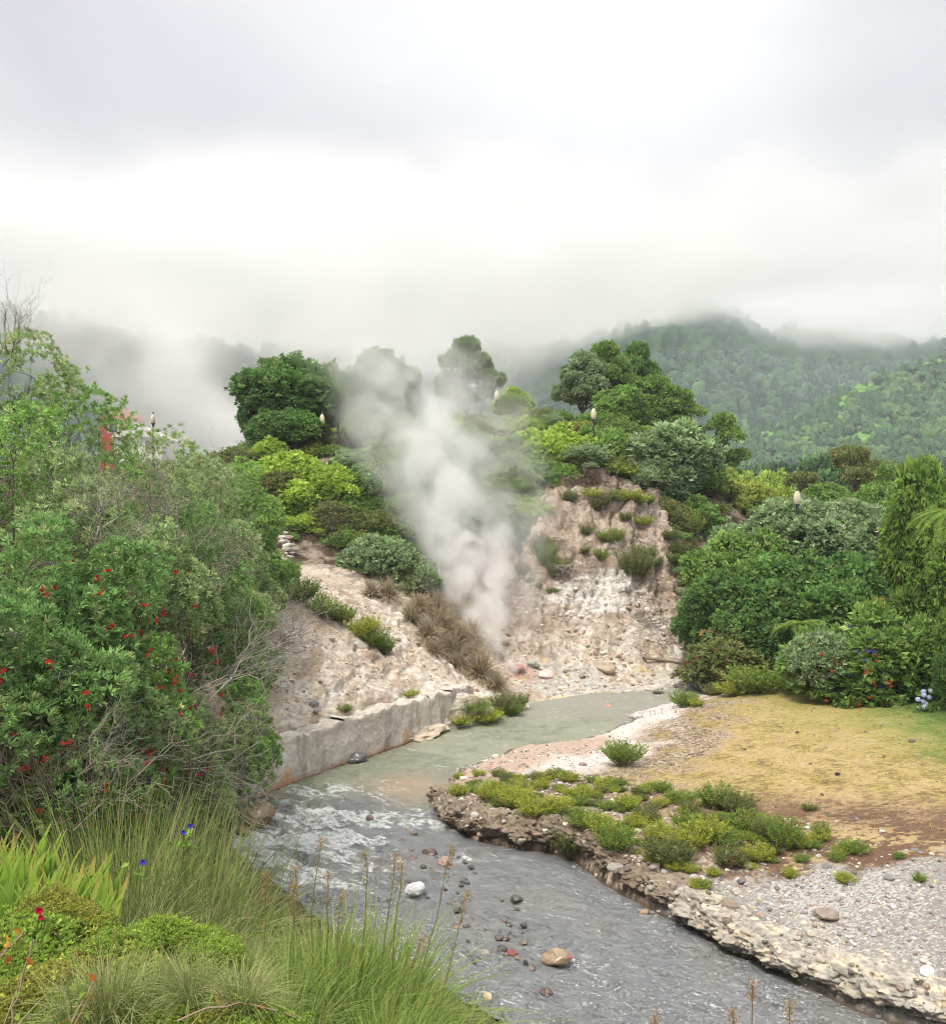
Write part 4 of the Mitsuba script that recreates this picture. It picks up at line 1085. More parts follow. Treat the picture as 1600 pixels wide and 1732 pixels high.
stone('grey round boulder at the upper edge of the white gravel apron', 1175, 1492, 20, 5, (.37, .34, .31), bsdf='rock', name='bank_boulder', cat='boulder', z='ground', bury=0)
stone('slate grey stone at the head of the white gravel apron', 1254, 1495, 14, 0, (.16, .16, .18), bsdf='rock', name='bank_boulder', cat='boulder', z='ground', bury=0)
stone('tan boulder below the heath at the corner of the bank', 1247, 1512, 22, 2, (.44, .38, .33), bsdf='rock', name='bank_boulder', cat='boulder', z='ground')
stone('white blue boulder on the lower right of the apron', 1568, 1652, 26, 1, (.66, .68, .70), bsdf='rock', name='bank_boulder', cat='boulder', z='ground', bury=0)

# pieces of the ground: pebbles one can tell apart on the right bank and scree on the hill
VAR = {}
for i, c in enumerate([(.47, .45, .42), (.33, .31, .30), (.57, .52, .44), (.28, .22, .18), (.22, .21, .215), (.50, .40, .28)]):
    for k in range(3):
        VAR[i, k] = stone_ply(k, 0, c, 'rock', i)
rg = rs(15)
n = 0
while n < 290:
    u, v = rg.uniform(1020, 1600), rg.uniform(1440, 1732)
    p = hit(u, v, 9, 25)
    s_ = river_dist(p[0], p[1])
    if p[2] < .02 or s_ < 0 or p[1] + .12 * (p[0] - 4) > 16.2:
        continue
    w = rg.uniform(7, 13) * (1.6 if rg.random() < .12 else 1) * p[1] / F / 2
    part('lawn', 'stone', VAR[rg.integers(6), rg.integers(3)], xf(p + [0, 0, w * .1], rg.uniform(0, 360), (w, w * rg.uniform(.7, 1), w)))
    n += 1


def scatter_stones(name, n, rg, pick, size, cols):
    M = Mesh()
    for _ in range(n):
        x, y = pick(rg)
        z = gz(x, y)
        s = size * np.exp(rg.normal(0, .45))
        v, f = ROCKS[0][rg.integers(6)]
        a = rg.uniform(0, 6.28)
        R = np.array([[math.cos(a), -math.sin(a), 0], [math.sin(a), math.cos(a), 0], [0, 0, 1]])
        M.add((v * s) @ R.T + [x, y, z + s * .1], f, np.array(cols[rg.integers(len(cols))]) * rg.uniform(.7, 1.3))
    scene[name] = M.ply('rock')
    labels[name] = {'kind': 'stuff'}


def on_bank(rg):
    while True:
        x, y = rg.uniform(-1.6, 10), rg.uniform(11.5, 25)
        s = river_dist(x, y)
        if .05 < s < rg.uniform(.6, 4.5) and not (y > 17.5 and x > 4.6):
            return x, y


def on_scree(rg):
    while True:
        x, y = rg.uniform(-2, 11), rg.uniform(33, 42)
        if river_dist(x, y) > .15:
            return x, y


def on_spur(rg):
    while True:
        x, y = rg.uniform(-7, .5), rg.uniform(22, 34)
        if river_dist(x, y) > .8 and x < (y - 31) * .75:
            return x, y


def on_lawn(rg):
    while True:
        x, y = rg.uniform(2, 12), rg.uniform(14.5, 30)
        if river_dist(x, y) > 1.5:
            return x, y


scatter_stones('lawn__gravel', 2600, rs(16), on_bank, .028, [(.47, .45, .42), (.33, .31, .30), (.55, .49, .40), (.27, .21, .17), (.20, .19, .19)])
scatter_stones('lawn__clods', 420, rs(19), on_lawn, .022, [(.10, .07, .055), (.17, .12, .09), (.30, .25, .2)])
scatter_stones('hill__scree', 1500, rs(17), on_scree, .055, [(.52, .43, .34), (.40, .30, .23), (.60, .54, .46), (.30, .22, .17)])
scatter_stones('hill__rubble', 500, rs(18), on_spur, .04, [(.58, .47, .36), (.45, .34, .25), (.30, .21, .15)])

# conglomerate lumps that make the undercut edge of the right bank
EDGE = np.array([(-.72, 21.1), (-.62, 20.6), (-.56, 20.1), (-.42, 19.5), (-.1, 19.0), (.35, 18.62), (.85, 18.4), (1.4, 18.2), (1.95, 17.9), (2.35, 17.3), (2.62, 16.7), (2.95, 16.05), (3.3, 15.4), (3.65, 14.85), (3.95, 14.35),
                 (4.25, 13.85), (4.52, 13.5), (4.82, 13.15), (5.15, 12.85), (5.45, 12.55), (5.75, 12.25), (6.1, 11.9), (6.6, 11.4)])
for i, (x, y) in enumerate(EDGE):
    rg = rs(300 + i)
    v, f = rock_mesh(300 + i, 4, .35, (1, 1, 1), 4)
    v = v * (1 + .22 * (meshkit.fbm(v * 5 + i, 4, i)[:, None] - .5) * 2 + .16 * (np.abs(2 * meshkit.fbm(v * 9 + i, 3, i + 5) - 1)[:, None] - .3))
    white = smooth01(15.6, 14.6, y)
    top = float(base_z([[x + .5, y + .4]])[0])
    hgt = .30 if y > 16 else .24
    col = (1 - white) * np.array([.23, .18, .13]) + white * np.array([.40, .37, .32])
    cn = meshkit.fbm(v * 3 + i * 7, 3, 3)[:, None]
    st2 = meshkit.fbm(v * 7 + i * 5, 3, 4)[:, None]
    c = col * (.55 + .9 * cn) * (1 - .35 * (st2 > .55)) + (cn > .6) * np.array([.12, .07, 0]) * white
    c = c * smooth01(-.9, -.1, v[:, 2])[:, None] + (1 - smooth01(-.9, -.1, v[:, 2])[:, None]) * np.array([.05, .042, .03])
    tz = min(top, .75) - hgt * .75
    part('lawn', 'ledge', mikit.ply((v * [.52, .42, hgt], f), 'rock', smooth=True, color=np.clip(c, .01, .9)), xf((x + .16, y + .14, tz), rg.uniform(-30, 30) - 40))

# pebbles set in the ledge
M = Mesh()
rg = rs(96)
for i, (x, y) in enumerate(EDGE):
    top = min(float(base_z([[x + .5, y + .4]])[0]), .75)
    for _ in range(42):
        d = unit(rg.normal(size=3) + [-.3, -.4, .35])
        s = .028 * np.exp(rg.normal(0, .6))
        q = d * [.52, .42, .30 if y > 16 else .24] * rg.uniform(.92, 1.04)
        a = math.radians(-40)
        q = np.array([q[0] * math.cos(a) - q[1] * math.sin(a), q[0] * math.sin(a) + q[1] * math.cos(a), q[2]])
        v, f = ROCKS[0][rg.integers(6)]
        M.add(v * s + q + [x + .16, y + .14, top - (.225 if y > 16 else .18)], f, np.array([(.40, .37, .33), (.27, .22, .17), (.52, .47, .38), (.18, .15, .13)][rg.integers(4)]) * rg.uniform(.7, 1.2))
scene['lawn__ledge_pebbles'] = M.ply('rock')
labels['lawn__ledge_pebbles'] = {'kind': 'stuff'}

# ------------------------------------------------------------------ heath, tussocks and moss
def heath_proto(name, seed, pal, n, L, W, pale=None):
    rg = rs(seed)
    M, B = Mesh(), Mesh()
    for j in range(n):
        a, r = rg.uniform(0, 6.283), math.sqrt(rg.random()) * .30
        d = unit(np.array([math.cos(a) * r * 1.9, math.sin(a) * r * 1.9, .8 + rg.normal() * .12]))
        ln = rg.uniform(.55, 1.0) * (1 - .5 * r)
        b = np.array([math.cos(a) * r * .5, math.sin(a) * r * .5, 0])
        k = 22
        t = rg.uniform(.28, 1, k)[:, None]
        pos = b + d * ln * t + rg.normal(size=(k, 3)) * .018
        dd = unit(d + rg.normal(size=(k, 3)) * .55)
        c = palette(rg, 1, pal, .18) * (.65 + .5 * t)
        leaves(M, pos, dd * L, unit(np.cross(dd, rg.normal(size=(k, 3)))) * W, c)
        if j % 4 == 0:
            B.add(*tube_arrays([b, b + d * ln * .5, b + d * ln * .9], [.008, .006, .003], 3), (.17, .12, .09))
    proto(name, {'sprigs': M.ply('matt_leaf'), 'stems': B.ply('bark')})


HPAL = {'yellow': [(.28, .34, .05), (.38, .41, .08), (.36, .30, .10)], 'green': [(.16, .25, .05), (.24, .32, .075), (.30, .24, .10)], 'dull': [(.15, .19, .065), (.22, .23, .09), (.26, .19, .12)]}
for hk, pal in HPAL.items():
    for k in range(2):
        heath_proto(f'heath_{hk}_{k}', 500 + k + len(hk), pal, 150, .085, .013)
HEATH = [  # u, foot v, width, height px, kind, label
    (1055, 1294, 62, 44, 'green', 'upright green heath shrub alone at the left edge of the lawn'), (830, 1354, 52, 34, 'yellow', 'yellow green heath shrub at the left tip of the bank'), (870, 1366, 56, 34, 'yellow', 'yellow green heath shrub second from the left tip of the bank'), (905, 1382, 60, 36, 'yellow', 'bright heath shrub hanging at the top of the undercut'),
    (968, 1448, 74, 62, 'dull', 'dark heath shrub hanging over the undercut bank'), (990, 1402, 58, 36, 'green', 'green heath shrub right behind the dark overhanging one'), (942, 1376, 50, 30, 'yellow', 'yellow heath shrub above the middle of the undercut'), (1018, 1412, 52, 34, 'yellow', 'yellow heath shrub near the notch in the bank'),
    (1042, 1440, 60, 46, 'green', 'green heath shrub above the notch in the bank'), (1062, 1370, 42, 28, 'yellow', 'small bright heath shrub in the middle of the stony rim'), (1120, 1340, 36, 20, 'green', 'low green heath behind the stony rim'), (1150, 1358, 46, 20, 'green', 'flat green cushion of heath left of the tall pair'),
    (1212, 1366, 62, 42, 'green', 'tall green heath shrub on the edge of the track, left of the tall pair'), (1246, 1376, 58, 40, 'dull', 'tall dull heath shrub on the edge of the track, right of the tall pair'), (1172, 1436, 62, 44, 'yellow', 'yellow green heath shrub in the dense patch, left'), (1200, 1424, 60, 44, 'yellow', 'yellow green heath shrub in the dense patch, middle'),
    (1130, 1462, 74, 50, 'dull', 'dull green heath shrub low in the dense patch'), (1112, 1424, 50, 34, 'yellow', 'yellow heath shrub at the left of the dense patch'), (1160, 1402, 50, 30, 'green', 'green heath shrub at the back of the dense patch'), (1262, 1408, 56, 40, 'green', 'green heath shrub right of the dense patch'),
    (1326, 1438, 58, 60, 'green', 'tall dark green heath shrub at the right of the dense patch'), (1302, 1422, 50, 40, 'dull', 'dull heath shrub leaning against the tall dark one'), (1356, 1436, 34, 28, 'yellow', 'small yellow heath right of the tall dark one'), (1234, 1466, 56, 40, 'dull', 'brownish heath shrub above the white gravel'),
    (1282, 1458, 44, 34, 'yellow', 'yellow heath shrub above the white gravel'), (1388, 1414, 32, 24, 'green', 'small green heath on the bare earth'), (1445, 1442, 46, 22, 'green', 'low green heath cushion alone on the bare earth'), (1415, 1458, 26, 18, 'green', 'tiny bright green cushion on a clod of earth'),
    (1336, 1486, 26, 20, 'yellow', 'tiny yellow heath at the edge of the gravel apron, left one'), (1430, 1494, 32, 20, 'yellow', 'tiny yellow heath at the edge of the gravel apron, right one'), (1520, 1452, 20, 13, 'green', 'tiny green cushion far right on the bare earth'), (1555, 1492, 22, 18, 'green', 'tiny green heath lowest on the right by the gravel'),
    (1370, 1371, 24, 13, 'dull', 'tiny dull heath on the track'), (1020, 1335, 34, 20, 'yellow', 'low yellow heath on the stony tongue, right one'), (962, 1322, 34, 16, 'yellow', 'low yellow heath on the stony tongue, middle one'), (990, 1350, 40, 22, 'yellow', 'low yellow heath on the stony tongue, front one'), (925, 1318, 36, 14, 'yellow', 'low yellow heath on the stony tongue, left one'),
    (776, 1347, 34, 22, 'yellow', 'pale scrubby plant at the very tip of the bank'), (1085, 1345, 34, 18, 'dull', 'dull low heath behind the stony rim'), (1092, 1390, 44, 28, 'dull', 'dull heath between the notch and the dense patch'), (1230, 1430, 50, 30, 'green', 'green heath shrub inside the dense patch at its right'), (1075, 1400, 40, 26, 'yellow', 'yellow heath shrub left of the dull one behind the notch'),
    (880, 1345, 44, 20, 'yellow', 'low yellow heath behind the tip of the bank'), (1190, 1395, 44, 22, 'dull', 'dull low heath behind the dense patch'), (1150, 1440, 50, 36, 'yellow', 'bright heath shrub in front of the dense patch, left')]
for i, (u, v, w, h, hk, lb) in enumerate(HEATH):
    p = hit(u, v, 11, 34)
    s = p[1] / F
    inst(thing('heath_shrub', lb, 'shrub', 'heath shrubs on the right bank'), f'group_heath_{hk}_{i % 2}', xf(p - [0, 0, .02], i * 67, (w * s * 1.15, w * s * 1.0, h * s * 1.12)))
HEATH2 = [
    (1290, 1172, 110, 46, 'green', 'broad heath shrub at the far corner of the lawn, left of the flowering bush'), (1345, 1160, 60, 40, 'dull', 'dull heath beside the far corner of the lawn'), (1240, 1178, 60, 24, 'yellow', 'low yellow heath at the far edge of the lawn'), (1205, 1178, 36, 20, 'dull', 'small dull heath by the far stream bend'), (1157, 1196, 42, 28, 'green', 'small round heath on the lawn rim at the far river'), (1178, 1196, 26, 16, 'yellow', 'tiny yellow heath right of the small round heath'),
    (510, 1020, 60, 44, 'green', 'heath shrub at the upper end of the crest above the cream slope'), (545, 1045, 56, 40, 'green', 'heath shrub second from the top on the crest of the cream slope'), (578, 1056, 46, 36, 'green', 'heath shrub third from the top on the crest of the cream slope'), (615, 1082, 50, 40, 'yellow', 'bright heath shrub in the middle of the crest of the cream slope'),
    (632, 1095, 48, 36, 'green', 'green heath shrub low on the crest of the cream slope'), (652, 1106, 40, 32, 'green', 'green heath shrub at the lowest end of the crest'), (478, 985, 60, 40, 'olive', 'brown green heath at the edge of the sandy path'), (582, 1204, 26, 14, 'green', 'tiny green plant at the foot of the cream slope'), (694, 1178, 30, 12, 'yellow', 'tiny yellow plant behind the wall'),
    (820, 1222, 70, 26, 'yellow', 'mossy yellow green mound at the water edge, front'), (800, 1205, 66, 24, 'green', 'bright green grassy mound at the water edge, left'), (850, 1206, 44, 34, 'dull', 'dull scrub on the mossy mound'), (866, 1212, 36, 24, 'green', 'bright green plant at the right of the mossy mound'), (876, 1198, 40, 26, 'dull', 'brownish heath at the right end of the mossy mound'), (778, 1226, 50, 18, 'yellow', 'low moss at the left end of the mossy mound')]
CLIFF = [(1000, 838, 34, 22, 'yellow'), (1018, 860, 40, 34, 'dull'), (1045, 846, 34, 24, 'green'), (1072, 850, 44, 26, 'yellow'), (1092, 852, 30, 24, 'green'), (1036, 920, 42, 36, 'green'), (1014, 946, 28, 24, 'green'), (990, 905, 26, 26, 'dull'), (1070, 980, 62, 56, 'dull'), (1088, 948, 40, 30, 'dull'), (928, 956, 34, 44, 'green'), (940, 966, 34, 34, 'green'), (918, 940, 40, 40, 'dull'), (896, 985, 18, 18, 'green'), (912, 992, 12, 10, 'green'),
         (880, 970, 30, 26, 'dull'), (1088, 886, 26, 22, 'yellow'), (1112, 955, 22, 18, 'green'), (1136, 950, 32, 22, 'green'), (1152, 958, 24, 20, 'green'), (1158, 990, 16, 12, 'green'), (990, 935, 22, 16, 'dull'), (1130, 915, 34, 34, 'dull'), (1150, 940, 34, 40, 'dull'), (1165, 905, 40, 44, 'green'), (962, 850, 30, 24, 'dull'), (1060, 880, 22, 18, 'dull'), (935, 1000, 18, 12, 'dull')]
for i, (u, v, w, h, hk, lb) in enumerate(HEATH2):
    p = hit(u, v, 18, 50)
    s = p[1] / F
    inst(thing('heath_shrub' if 'moss' not in lb else 'mossy_cushion', lb, 'shrub' if 'moss' not in lb else 'moss'), f"group_heath_{'dull' if hk == 'olive' else hk}_{i % 2}", xf(p - [0, 0, .03], i * 41, (w * s * 1.15, w * s * .9, h * s * 1.2)))
CLIFF.sort(key=lambda c: c[1])
ORD = 'topmost second third fourth fifth sixth seventh eighth ninth tenth eleventh twelfth thirteenth fourteenth'.split()
for i, (u, v, w, h, hk) in enumerate(CLIFF):
    p = hit(u, v, 30, 60)
    s = p[1] / F
    inst(thing('cliff_shrub', f"{dict(yellow='yellow green', green='green', dull='dull green')[hk]} small heath shrub on the bare cliff, {ORD[i] if i < 14 else ORD[27 - i].replace('topmost', 'very lowest')} {'from the top' if i < 14 else 'from the bottom'}".replace('topmost from the top', 'topmost of all').replace('very lowest from the bottom', 'lowest of all'), 'shrub', 'small shrubs on the bare cliff'), f'group_heath_{hk}_{i % 2}', xf(p - [0, 0, .08], i * 53, (w * s * (1.0 + .5 * ((i * 37) % 10) / 10), w * s, h * s * (.8 + .5 * ((i * 53) % 10) / 10)), 14))

rg = rs(88)
n = 0
while n < 150:
    x, y = rg.uniform(-.5, 7), rg.uniform(14.8, 23)
    if not .35 < river_dist(x, y) < 3.3 or y > 22.8 - .9 * x * .4 or (y < 15.6 and x > 4):
        continue
    n += 1
    s = rg.uniform(.14, .34)
    scene[f'bank_scrub__{n:03d}'] = {'type': 'instance', 'sg': {'type': 'ref', 'id': f"group_heath_{('yellow', 'green', 'dull')[rg.integers(3)]}_{n % 2}"}, 'to_world': xf((x, y, gz(x, y) - .02), rg.uniform(0, 360), (s * 1.3, s * 1.2, s * .75))}
labels['bank_scrub'] = {'label': 'low mossy scrub between the heath shrubs on the stony right bank', 'category': 'scrub', 'kind': 'stuff'}

# tussocks of brown sedge
for k in range(3):
    rg = rs(55 + k)
    n = 330
    a, e = rg.uniform(0, 6.283, n), rg.uniform(.1, 1.35, n)
    d0 = np.stack([np.cos(a) * np.sin(e), np.sin(a) * np.sin(e), np.cos(e)], 1)
    M = Mesh()
    blades(M, d0 * rg.uniform(0, .10, (n, 1)), d0, np.stack([0 * a, 0 * a, -.55 * np.sin(e) - .1], 1), rg.uniform(.45, .75, n), .0105, palette(rg, n, [(.24, .19, .115), (.36, .29, .19), (.28, .30, .12)], .2), 4, palette(rg, n, [(.44, .37, .26), (.52, .44, .33)], .15))
    proto(f'tussock_{k}', {'blades': M.ply('matt_leaf')})
TUSS = [(700, 1010, 70), (655, 1012, 64), (628, 1008, 50), (735, 1045, 76), (775, 1048, 72), (695, 1052, 60), (724, 1080, 66), (800, 1085, 66), (764, 1108, 76), (812, 1146, 84), (782, 1088, 62), (735, 1105, 50), (838, 1166, 60), (708, 1035, 60), (760, 1072, 66), (800, 1120, 66), (775, 1130, 56), (740, 1062, 60)]
TUSS.sort(key=lambda c: c[0])
for i, (u, v, w) in enumerate(TUSS):
    p = hit(u, v, 26, 42)
    s = w * p[1] / F * 1.15
    put_ = xf(p - [0, 0, .03], i * 77, s)
    side = (['leftmost of all'] + [x + ' from the left' for x in ORD[1:9]] + [x + ' from the right' for x in ORD[8:0:-1]] + ['rightmost by the vent'])[i]
    key = thing('sedge_tussock', 'brown sedge tussock on the slope left of the steam, ' + side, 'tussock', 'sedge tussocks')
    scene[key] = {'type': 'instance', 'sg': {'type': 'ref', 'id': f'group_tussock_{i % 3}'}, 'to_world': put_}

# ------------------------------------------------------------------ logs and brush below the cliff
M = Mesh()
a, b = hit(1088, 1118, 30, 60), hit(1160, 1128, 30, 60)
p, rr = limb_to(rs(2), a + [0, 0, .12], b + [0, 0, .15], .07, .04, 8, .05)
M.add(*tube_arrays(p, rr, 7), (.27, .23, .20))
put(thing('driftwood_log', 'grey log lying at the foot of the cliff beside the olive bush', 'log'), M.ply('bark'))
for i, (u, v, lb) in enumerate([(1100, 1052, 'heap of grey dead branches fallen across the cliff foot'), (962, 965, 'grey dead branches hanging on the left of the cliff'), (1150, 1090, 'grey brush lying beside the cliff foot on the right')]):
    M = Mesh()
    rg = rs(70 + i)
    p = hit(u, v, 30, 60)
    for _ in range(9):
        twig_tangle(M, rg, p + rg.normal(size=3) * [.5, .2, .12] + [0, -.1, .1], unit(rg.normal(size=3) * [1, .3, .25] + [0, -.2, .12]), .75, .028, 2, (.30, .265, .235))
    put(thing('brush_heap', lb, 'branches'), M.ply('bark'))

# ------------------------------------------------------------------ built things on the hill
scene['dark_paint'] = {'type': 'principled', 'base_color': {'type': 'rgb', 'value': [.025, .04, .035]}, 'roughness': .4, 'specular': .5}
scene['lamp_glass'] = {'type': 'principled', 'base_color': {'type': 'rgb', 'value': [.62, .56, .40]}, 'roughness': .25, 'specular': .5}
scene['grey_wood'] = {'type': 'diffuse', 'reflectance': {'type': 'rgb', 'value': [.035, .03, .028]}}
POST = lathe([(0, -1), (.16, -1), (.16, .12), (.10, .2), (.085, .55), (.055, .65), (.045, 2.6), (.07, 2.65), (.07, 2.72), (.03, 2.76), (0, 2.78)])
GLOBE = lathe([(0, 2.78), (.08, 2.78), (.13, 2.88), (.155, 3.02), (.14, 3.18), (.09, 3.32), (.04, 3.4), (0, 3.42)])
FINIAL = lathe([(0, 3.40), (.06, 3.40), (.05, 3.45), (.02, 3.5), (.03, 3.54), (0, 3.6)])
RING = lathe([(.10, 2.74), (.13, 2.74), (.13, 2.80), (.10, 2.80)])
for u, v, d, lb in [(545, 694, 50.5, 'street lamp with cream globe beside the round tree and railing'), (840, 655, 56, 'street lamp with cream globe half lost in the steam'), (1004, 684, 48.5, 'street lamp with cream globe on the hilltop left of the tree group'), (1348, 822, 39, 'street lamp with cream globe among the trees on the right'), (259, 695, 58, 'cream lamp globe just showing over the shrubs on the left')]:
    p = P(u, v, d)
    key = thing('street_lamp', lb, 'street lamp', 'street lamps')
    p[2] -= 3.6
    to = xf(p)
    part(key, 'post', mikit.ply(POST, 'dark_paint', smooth=40), to)
    part(key, 'globe', mikit.ply(GLOBE, 'lamp_glass', smooth=40), to)
    part(key, 'collar', mikit.ply(RING, 'dark_paint', smooth=30), to)
    part(key, 'finial', mikit.ply(FINIAL, 'dark_paint', smooth=30), to)
key = thing('path_railing', 'dark wooden railing along the hilltop path right of the round tree', 'railing')
ra = [P(u, v, d) for u, v, d in ((522, 728, 49.6), (548, 722, 49.9), (572, 719, 50.2), (594, 717, 50.5), (618, 715, 50.8))]
for q in ra:
    part(key, 'post', mikit.ply(slab((.13, .13, 1.6), q - [0, 0, .7], .01), 'grey_wood'))
for j, dz in enumerate((0, -.42)):
    for a, b in zip(ra[:-1], ra[1:]):
        part(key, 'rail', mikit.ply(tube_arrays([a + [0, -.06, dz], (a + b) / 2 + [0, -.06, dz], b + [0, -.06, dz]], .065, 6), 'grey_wood'))
# clipped hedge along the hilltop path
M = Mesh()
rg = rs(66)
a, b = P(835, 722, 53.2), P(1000, 720, 52.4)
n = 5200
t = rg.random((n, 1))
pos = a * (1 - t) + b * t + np.stack([rg.normal(0, .1, n), rg.uniform(-.45, .45, n), rg.uniform(-1.2, .22, n)], 1)
dd = unit(rg.normal(size=(n, 3)) + [0, -.4, .7])
leaves(M, pos, dd * .16, unit(np.cross(dd, rg.normal(size=(n, 3)))) * .045, palette(rg, n, GOLD, .2))
put(thing('clipped_hedge', 'long clipped yellow green hedge along the hilltop path', 'hedge'), M.ply('leaf'))
# stacked stones at the hollow
key = thing('stone_wall', 'short column of stacked pale stones at the edge of the dark hollow', 'wall')
b = hit(497, 945, 30, 60)
rg = rs(47)
for i in range(13):
    s = rg.uniform(.13, .24)
    part(key, 'stone', VAR[i % 4, i % 3], xf(b + [(i % 2) * .3 - .3 + rg.normal() * .07 - .03 * i, .1 + .05 * i, .05 + .17 * (i // 2)], i * 50, (s * 1.3, s, s * .8), rg.normal() * 15))
# houses
scene['red_paint'] = {'type': 'diffuse', 'reflectance': {'type': 'rgb', 'value': [.48, .10, .085]}}
scene['white_paint'] = {'type': 'diffuse', 'reflectance': {'type': 'rgb', 'value': [.75, .74, .72]}}
scene['dark_glass'] = {'type': 'principled', 'base_color': {'type': 'rgb', 'value': [.03, .035, .04]}, 'roughness': .1, 'specular': .6}


def house(label, c, w, l, h, wall_b, roof_b, rot):
    key = thing('house', label, 'house')
    to = xf(c, rot)
    part(key, 'wall', mikit.ply(slab((w, l, h + 6), (0, 0, h / 2 - 3), .03), wall_b), to)
    prism = trimesh.convex.convex_hull(np.array([(sx * (w / 2 + .3), sy * (l / 2 + .3), h + .02) for sx in (-1, 1) for sy in (-1, 1)] + [(0, sy * (l / 2 + .3), h + w * .3) for sy in (-1, 1)]))
    part(key, 'roof', mikit.ply(prism, roof_b), to)
    for x in (-w * .25, w * .25):
        wk = part(key, 'window', mikit.ply(slab((.95, .08, 1.1), (x, -l / 2 - .02, h * .55), .02), 'white_paint'), to)
        part(wk, 'pane', mikit.ply(slab((.75, .04, .9), (x, -l / 2 - .06, h * .55), .01), 'dark_glass'), to)


house('red gabled house behind the shrubs on the left', P(205, 745, 84), 3.4, 6, 1.7, 'red_paint', 'red_paint', 25)
house('white house showing between the shrubs below the left lamp', P(250, 775, 80), 4, 6, 1.6, 'white_paint', 'white_paint', 5)

# ------------------------------------------------------------------ foreground plants
# strap leaves
key = thing('strap_leaf_clump', 'clump of broad bright green upright strap leaves in the left foreground', 'plant')
rg = rs(21)
SL = []
for k in range(6):
    M = Mesh()
    r2 = rs(30 + k)
    blades(M, np.zeros((1, 3)), np.array([[0, .10 + .1 * r2.random(), 1.0]]), np.array([[r2.normal() * .08, .16 + .2 * r2.random(), -.12]]), 1.0, .078, np.array([[(.21, .38, .05), (.28, .46, .07), (.17, .32, .05)][k % 3]]), 7, np.array([[(.27, .36, .06), (.30, .40, .08), (.42, .26, .10)][(k * 2) % 3]]), side=np.array([[1.0, .15, 0]]))
    SL.append(M.ply('leaf', smooth=True))
for i in range(210):
    t = rg.random()
    u = rg.uniform(-40, 180) + 25 * t
    d = 6.3 + 1.6 * t
    top = 1395 + .32 * max(u, 0) + 95 * (1 - t) + rg.normal() * 10
    L = rg.uniform(.34, .46)
    p = P(u, top, d) - [0, 0, L * .88]
    part(key, 'leaf', SL[rg.integers(6)], xf(p, rg.normal() * 60, (L, L, L), 0, rg.normal() * 9))


def grass_clump(name, seed, n, L, W, pal, spread, droop, tip=None, rad=.22):
    rg = rs(seed)
    a, e = rg.uniform(0, 6.283, n), np.abs(rg.normal(0, spread, n))
    d0 = np.stack([np.cos(a) * np.sin(e), np.sin(a) * np.sin(e), np.cos(e)], 1)
    b = np.stack([np.cos(a), np.sin(a), 0 * a], 1) * (rg.random((n, 1)) ** .5) * rad
    dr_ = np.stack([np.cos(a) * .35, np.sin(a) * .35, -np.full(n, droop)], 1) * rg.uniform(.3, 1.4, (n, 1)) * (.4 + e)[:, None]
    M = Mesh()
    blades(M, b, d0, dr_, L * rg.uniform(.55, 1.1, n), W * rg.uniform(.7, 1.2, n), palette(rg, n, pal, .22), 6, palette(rg, n, tip or pal, .2))
    proto(name, {'blades': M.ply('leaf')})


FRESH = [(.17, .29, .055), (.36, .45, .14), (.60, .55, .30), (.45, .27, .13)]
STRAWY = [(.18, .27, .075), (.44, .44, .20), (.62, .54, .34), (.42, .27, .15)]
for k in range(3):
    grass_clump(f'fresh_grass_{k}', 110 + k, 300, 1.05, .0068, FRESH, .38, .6)
    grass_clump(f'straw_grass_{k}', 120 + k, 300, 1.0, .0062, STRAWY, .5, .8)
    grass_clump(f'reed_grass_{k}', 130 + k, 80, 1.5, .0062, [(.15, .24, .06), (.30, .34, .12), (.50, .40, .22), (.36, .24, .13)], .2, .35, rad=.4)
rg = rs(31)
for i in range(34):
    u = rg.uniform(395, 735)
    t = rg.random()
    d = 6.0 + 1.7 * t
    top = np.interp(u, [395, 470, 560, 640, 700, 740], [1500, 1495, 1505, 1530, 1590, 1660]) + 150 * (1 - t) + rg.normal() * 34
    p = P(u, top, d)
    h = float(np.clip(p[2] - gz(p[0], p[1]) + .03, .6, 1.6))
    p[2] -= h
    inst(f'waterside_grass__{i + 1:03d}', f'group_fresh_grass_{i % 3}', xf(p, rg.uniform(0, 360), h))
for i in range(52):
    u = rg.uniform(175, 490)
    t = rg.random()
    d = 6.6 + 2.6 * t
    top = np.interp(u, [175, 250, 330, 400, 470], [1380, 1370, 1395, 1440, 1500]) + 190 * (1 - t) + rg.normal() * 30
    p = P(u, top, d)
    h = float(np.clip(p[2] - gz(p[0], p[1]) + .03, .6, 1.6))
    p[2] -= h
    inst(f'tangled_grass__{i + 1:03d}', f'group_straw_grass_{i % 3}', xf(p, rg.uniform(0, 360), h))
for i in range(22):
    u = rg.uniform(135, 385)
    d = rg.uniform(8.2, 11)
    top = np.interp(u, [135, 200, 250, 330, 385], [1290, 1240, 1250, 1285, 1340]) + 150 * rg.random() ** 1.3
    p = P(u, top, d)
    h = float(np.clip(p[2] - gz(p[0], p[1]) + .03, .9, 2.3))
    p[2] -= h
    inst(f'tall_reeds__{i + 1:03d}', f'group_reed_grass_{i % 3}', xf(p, rg.uniform(0, 360), (h / 1.5, h / 1.5, h / 1.5)))
labels['waterside_grass'] = {'label': 'fresh green long arching grass at the water edge in the foreground', 'category': 'grass', 'kind': 'stuff'}
labels['tangled_grass'] = {'label': 'tangled straw and green grass left of the river in the foreground', 'category': 'grass', 'kind': 'stuff'}
labels['tall_reeds'] = {'label': 'tall thin upright reeds before the shrubs on the left bank', 'category': 'reeds', 'kind': 'stuff'}
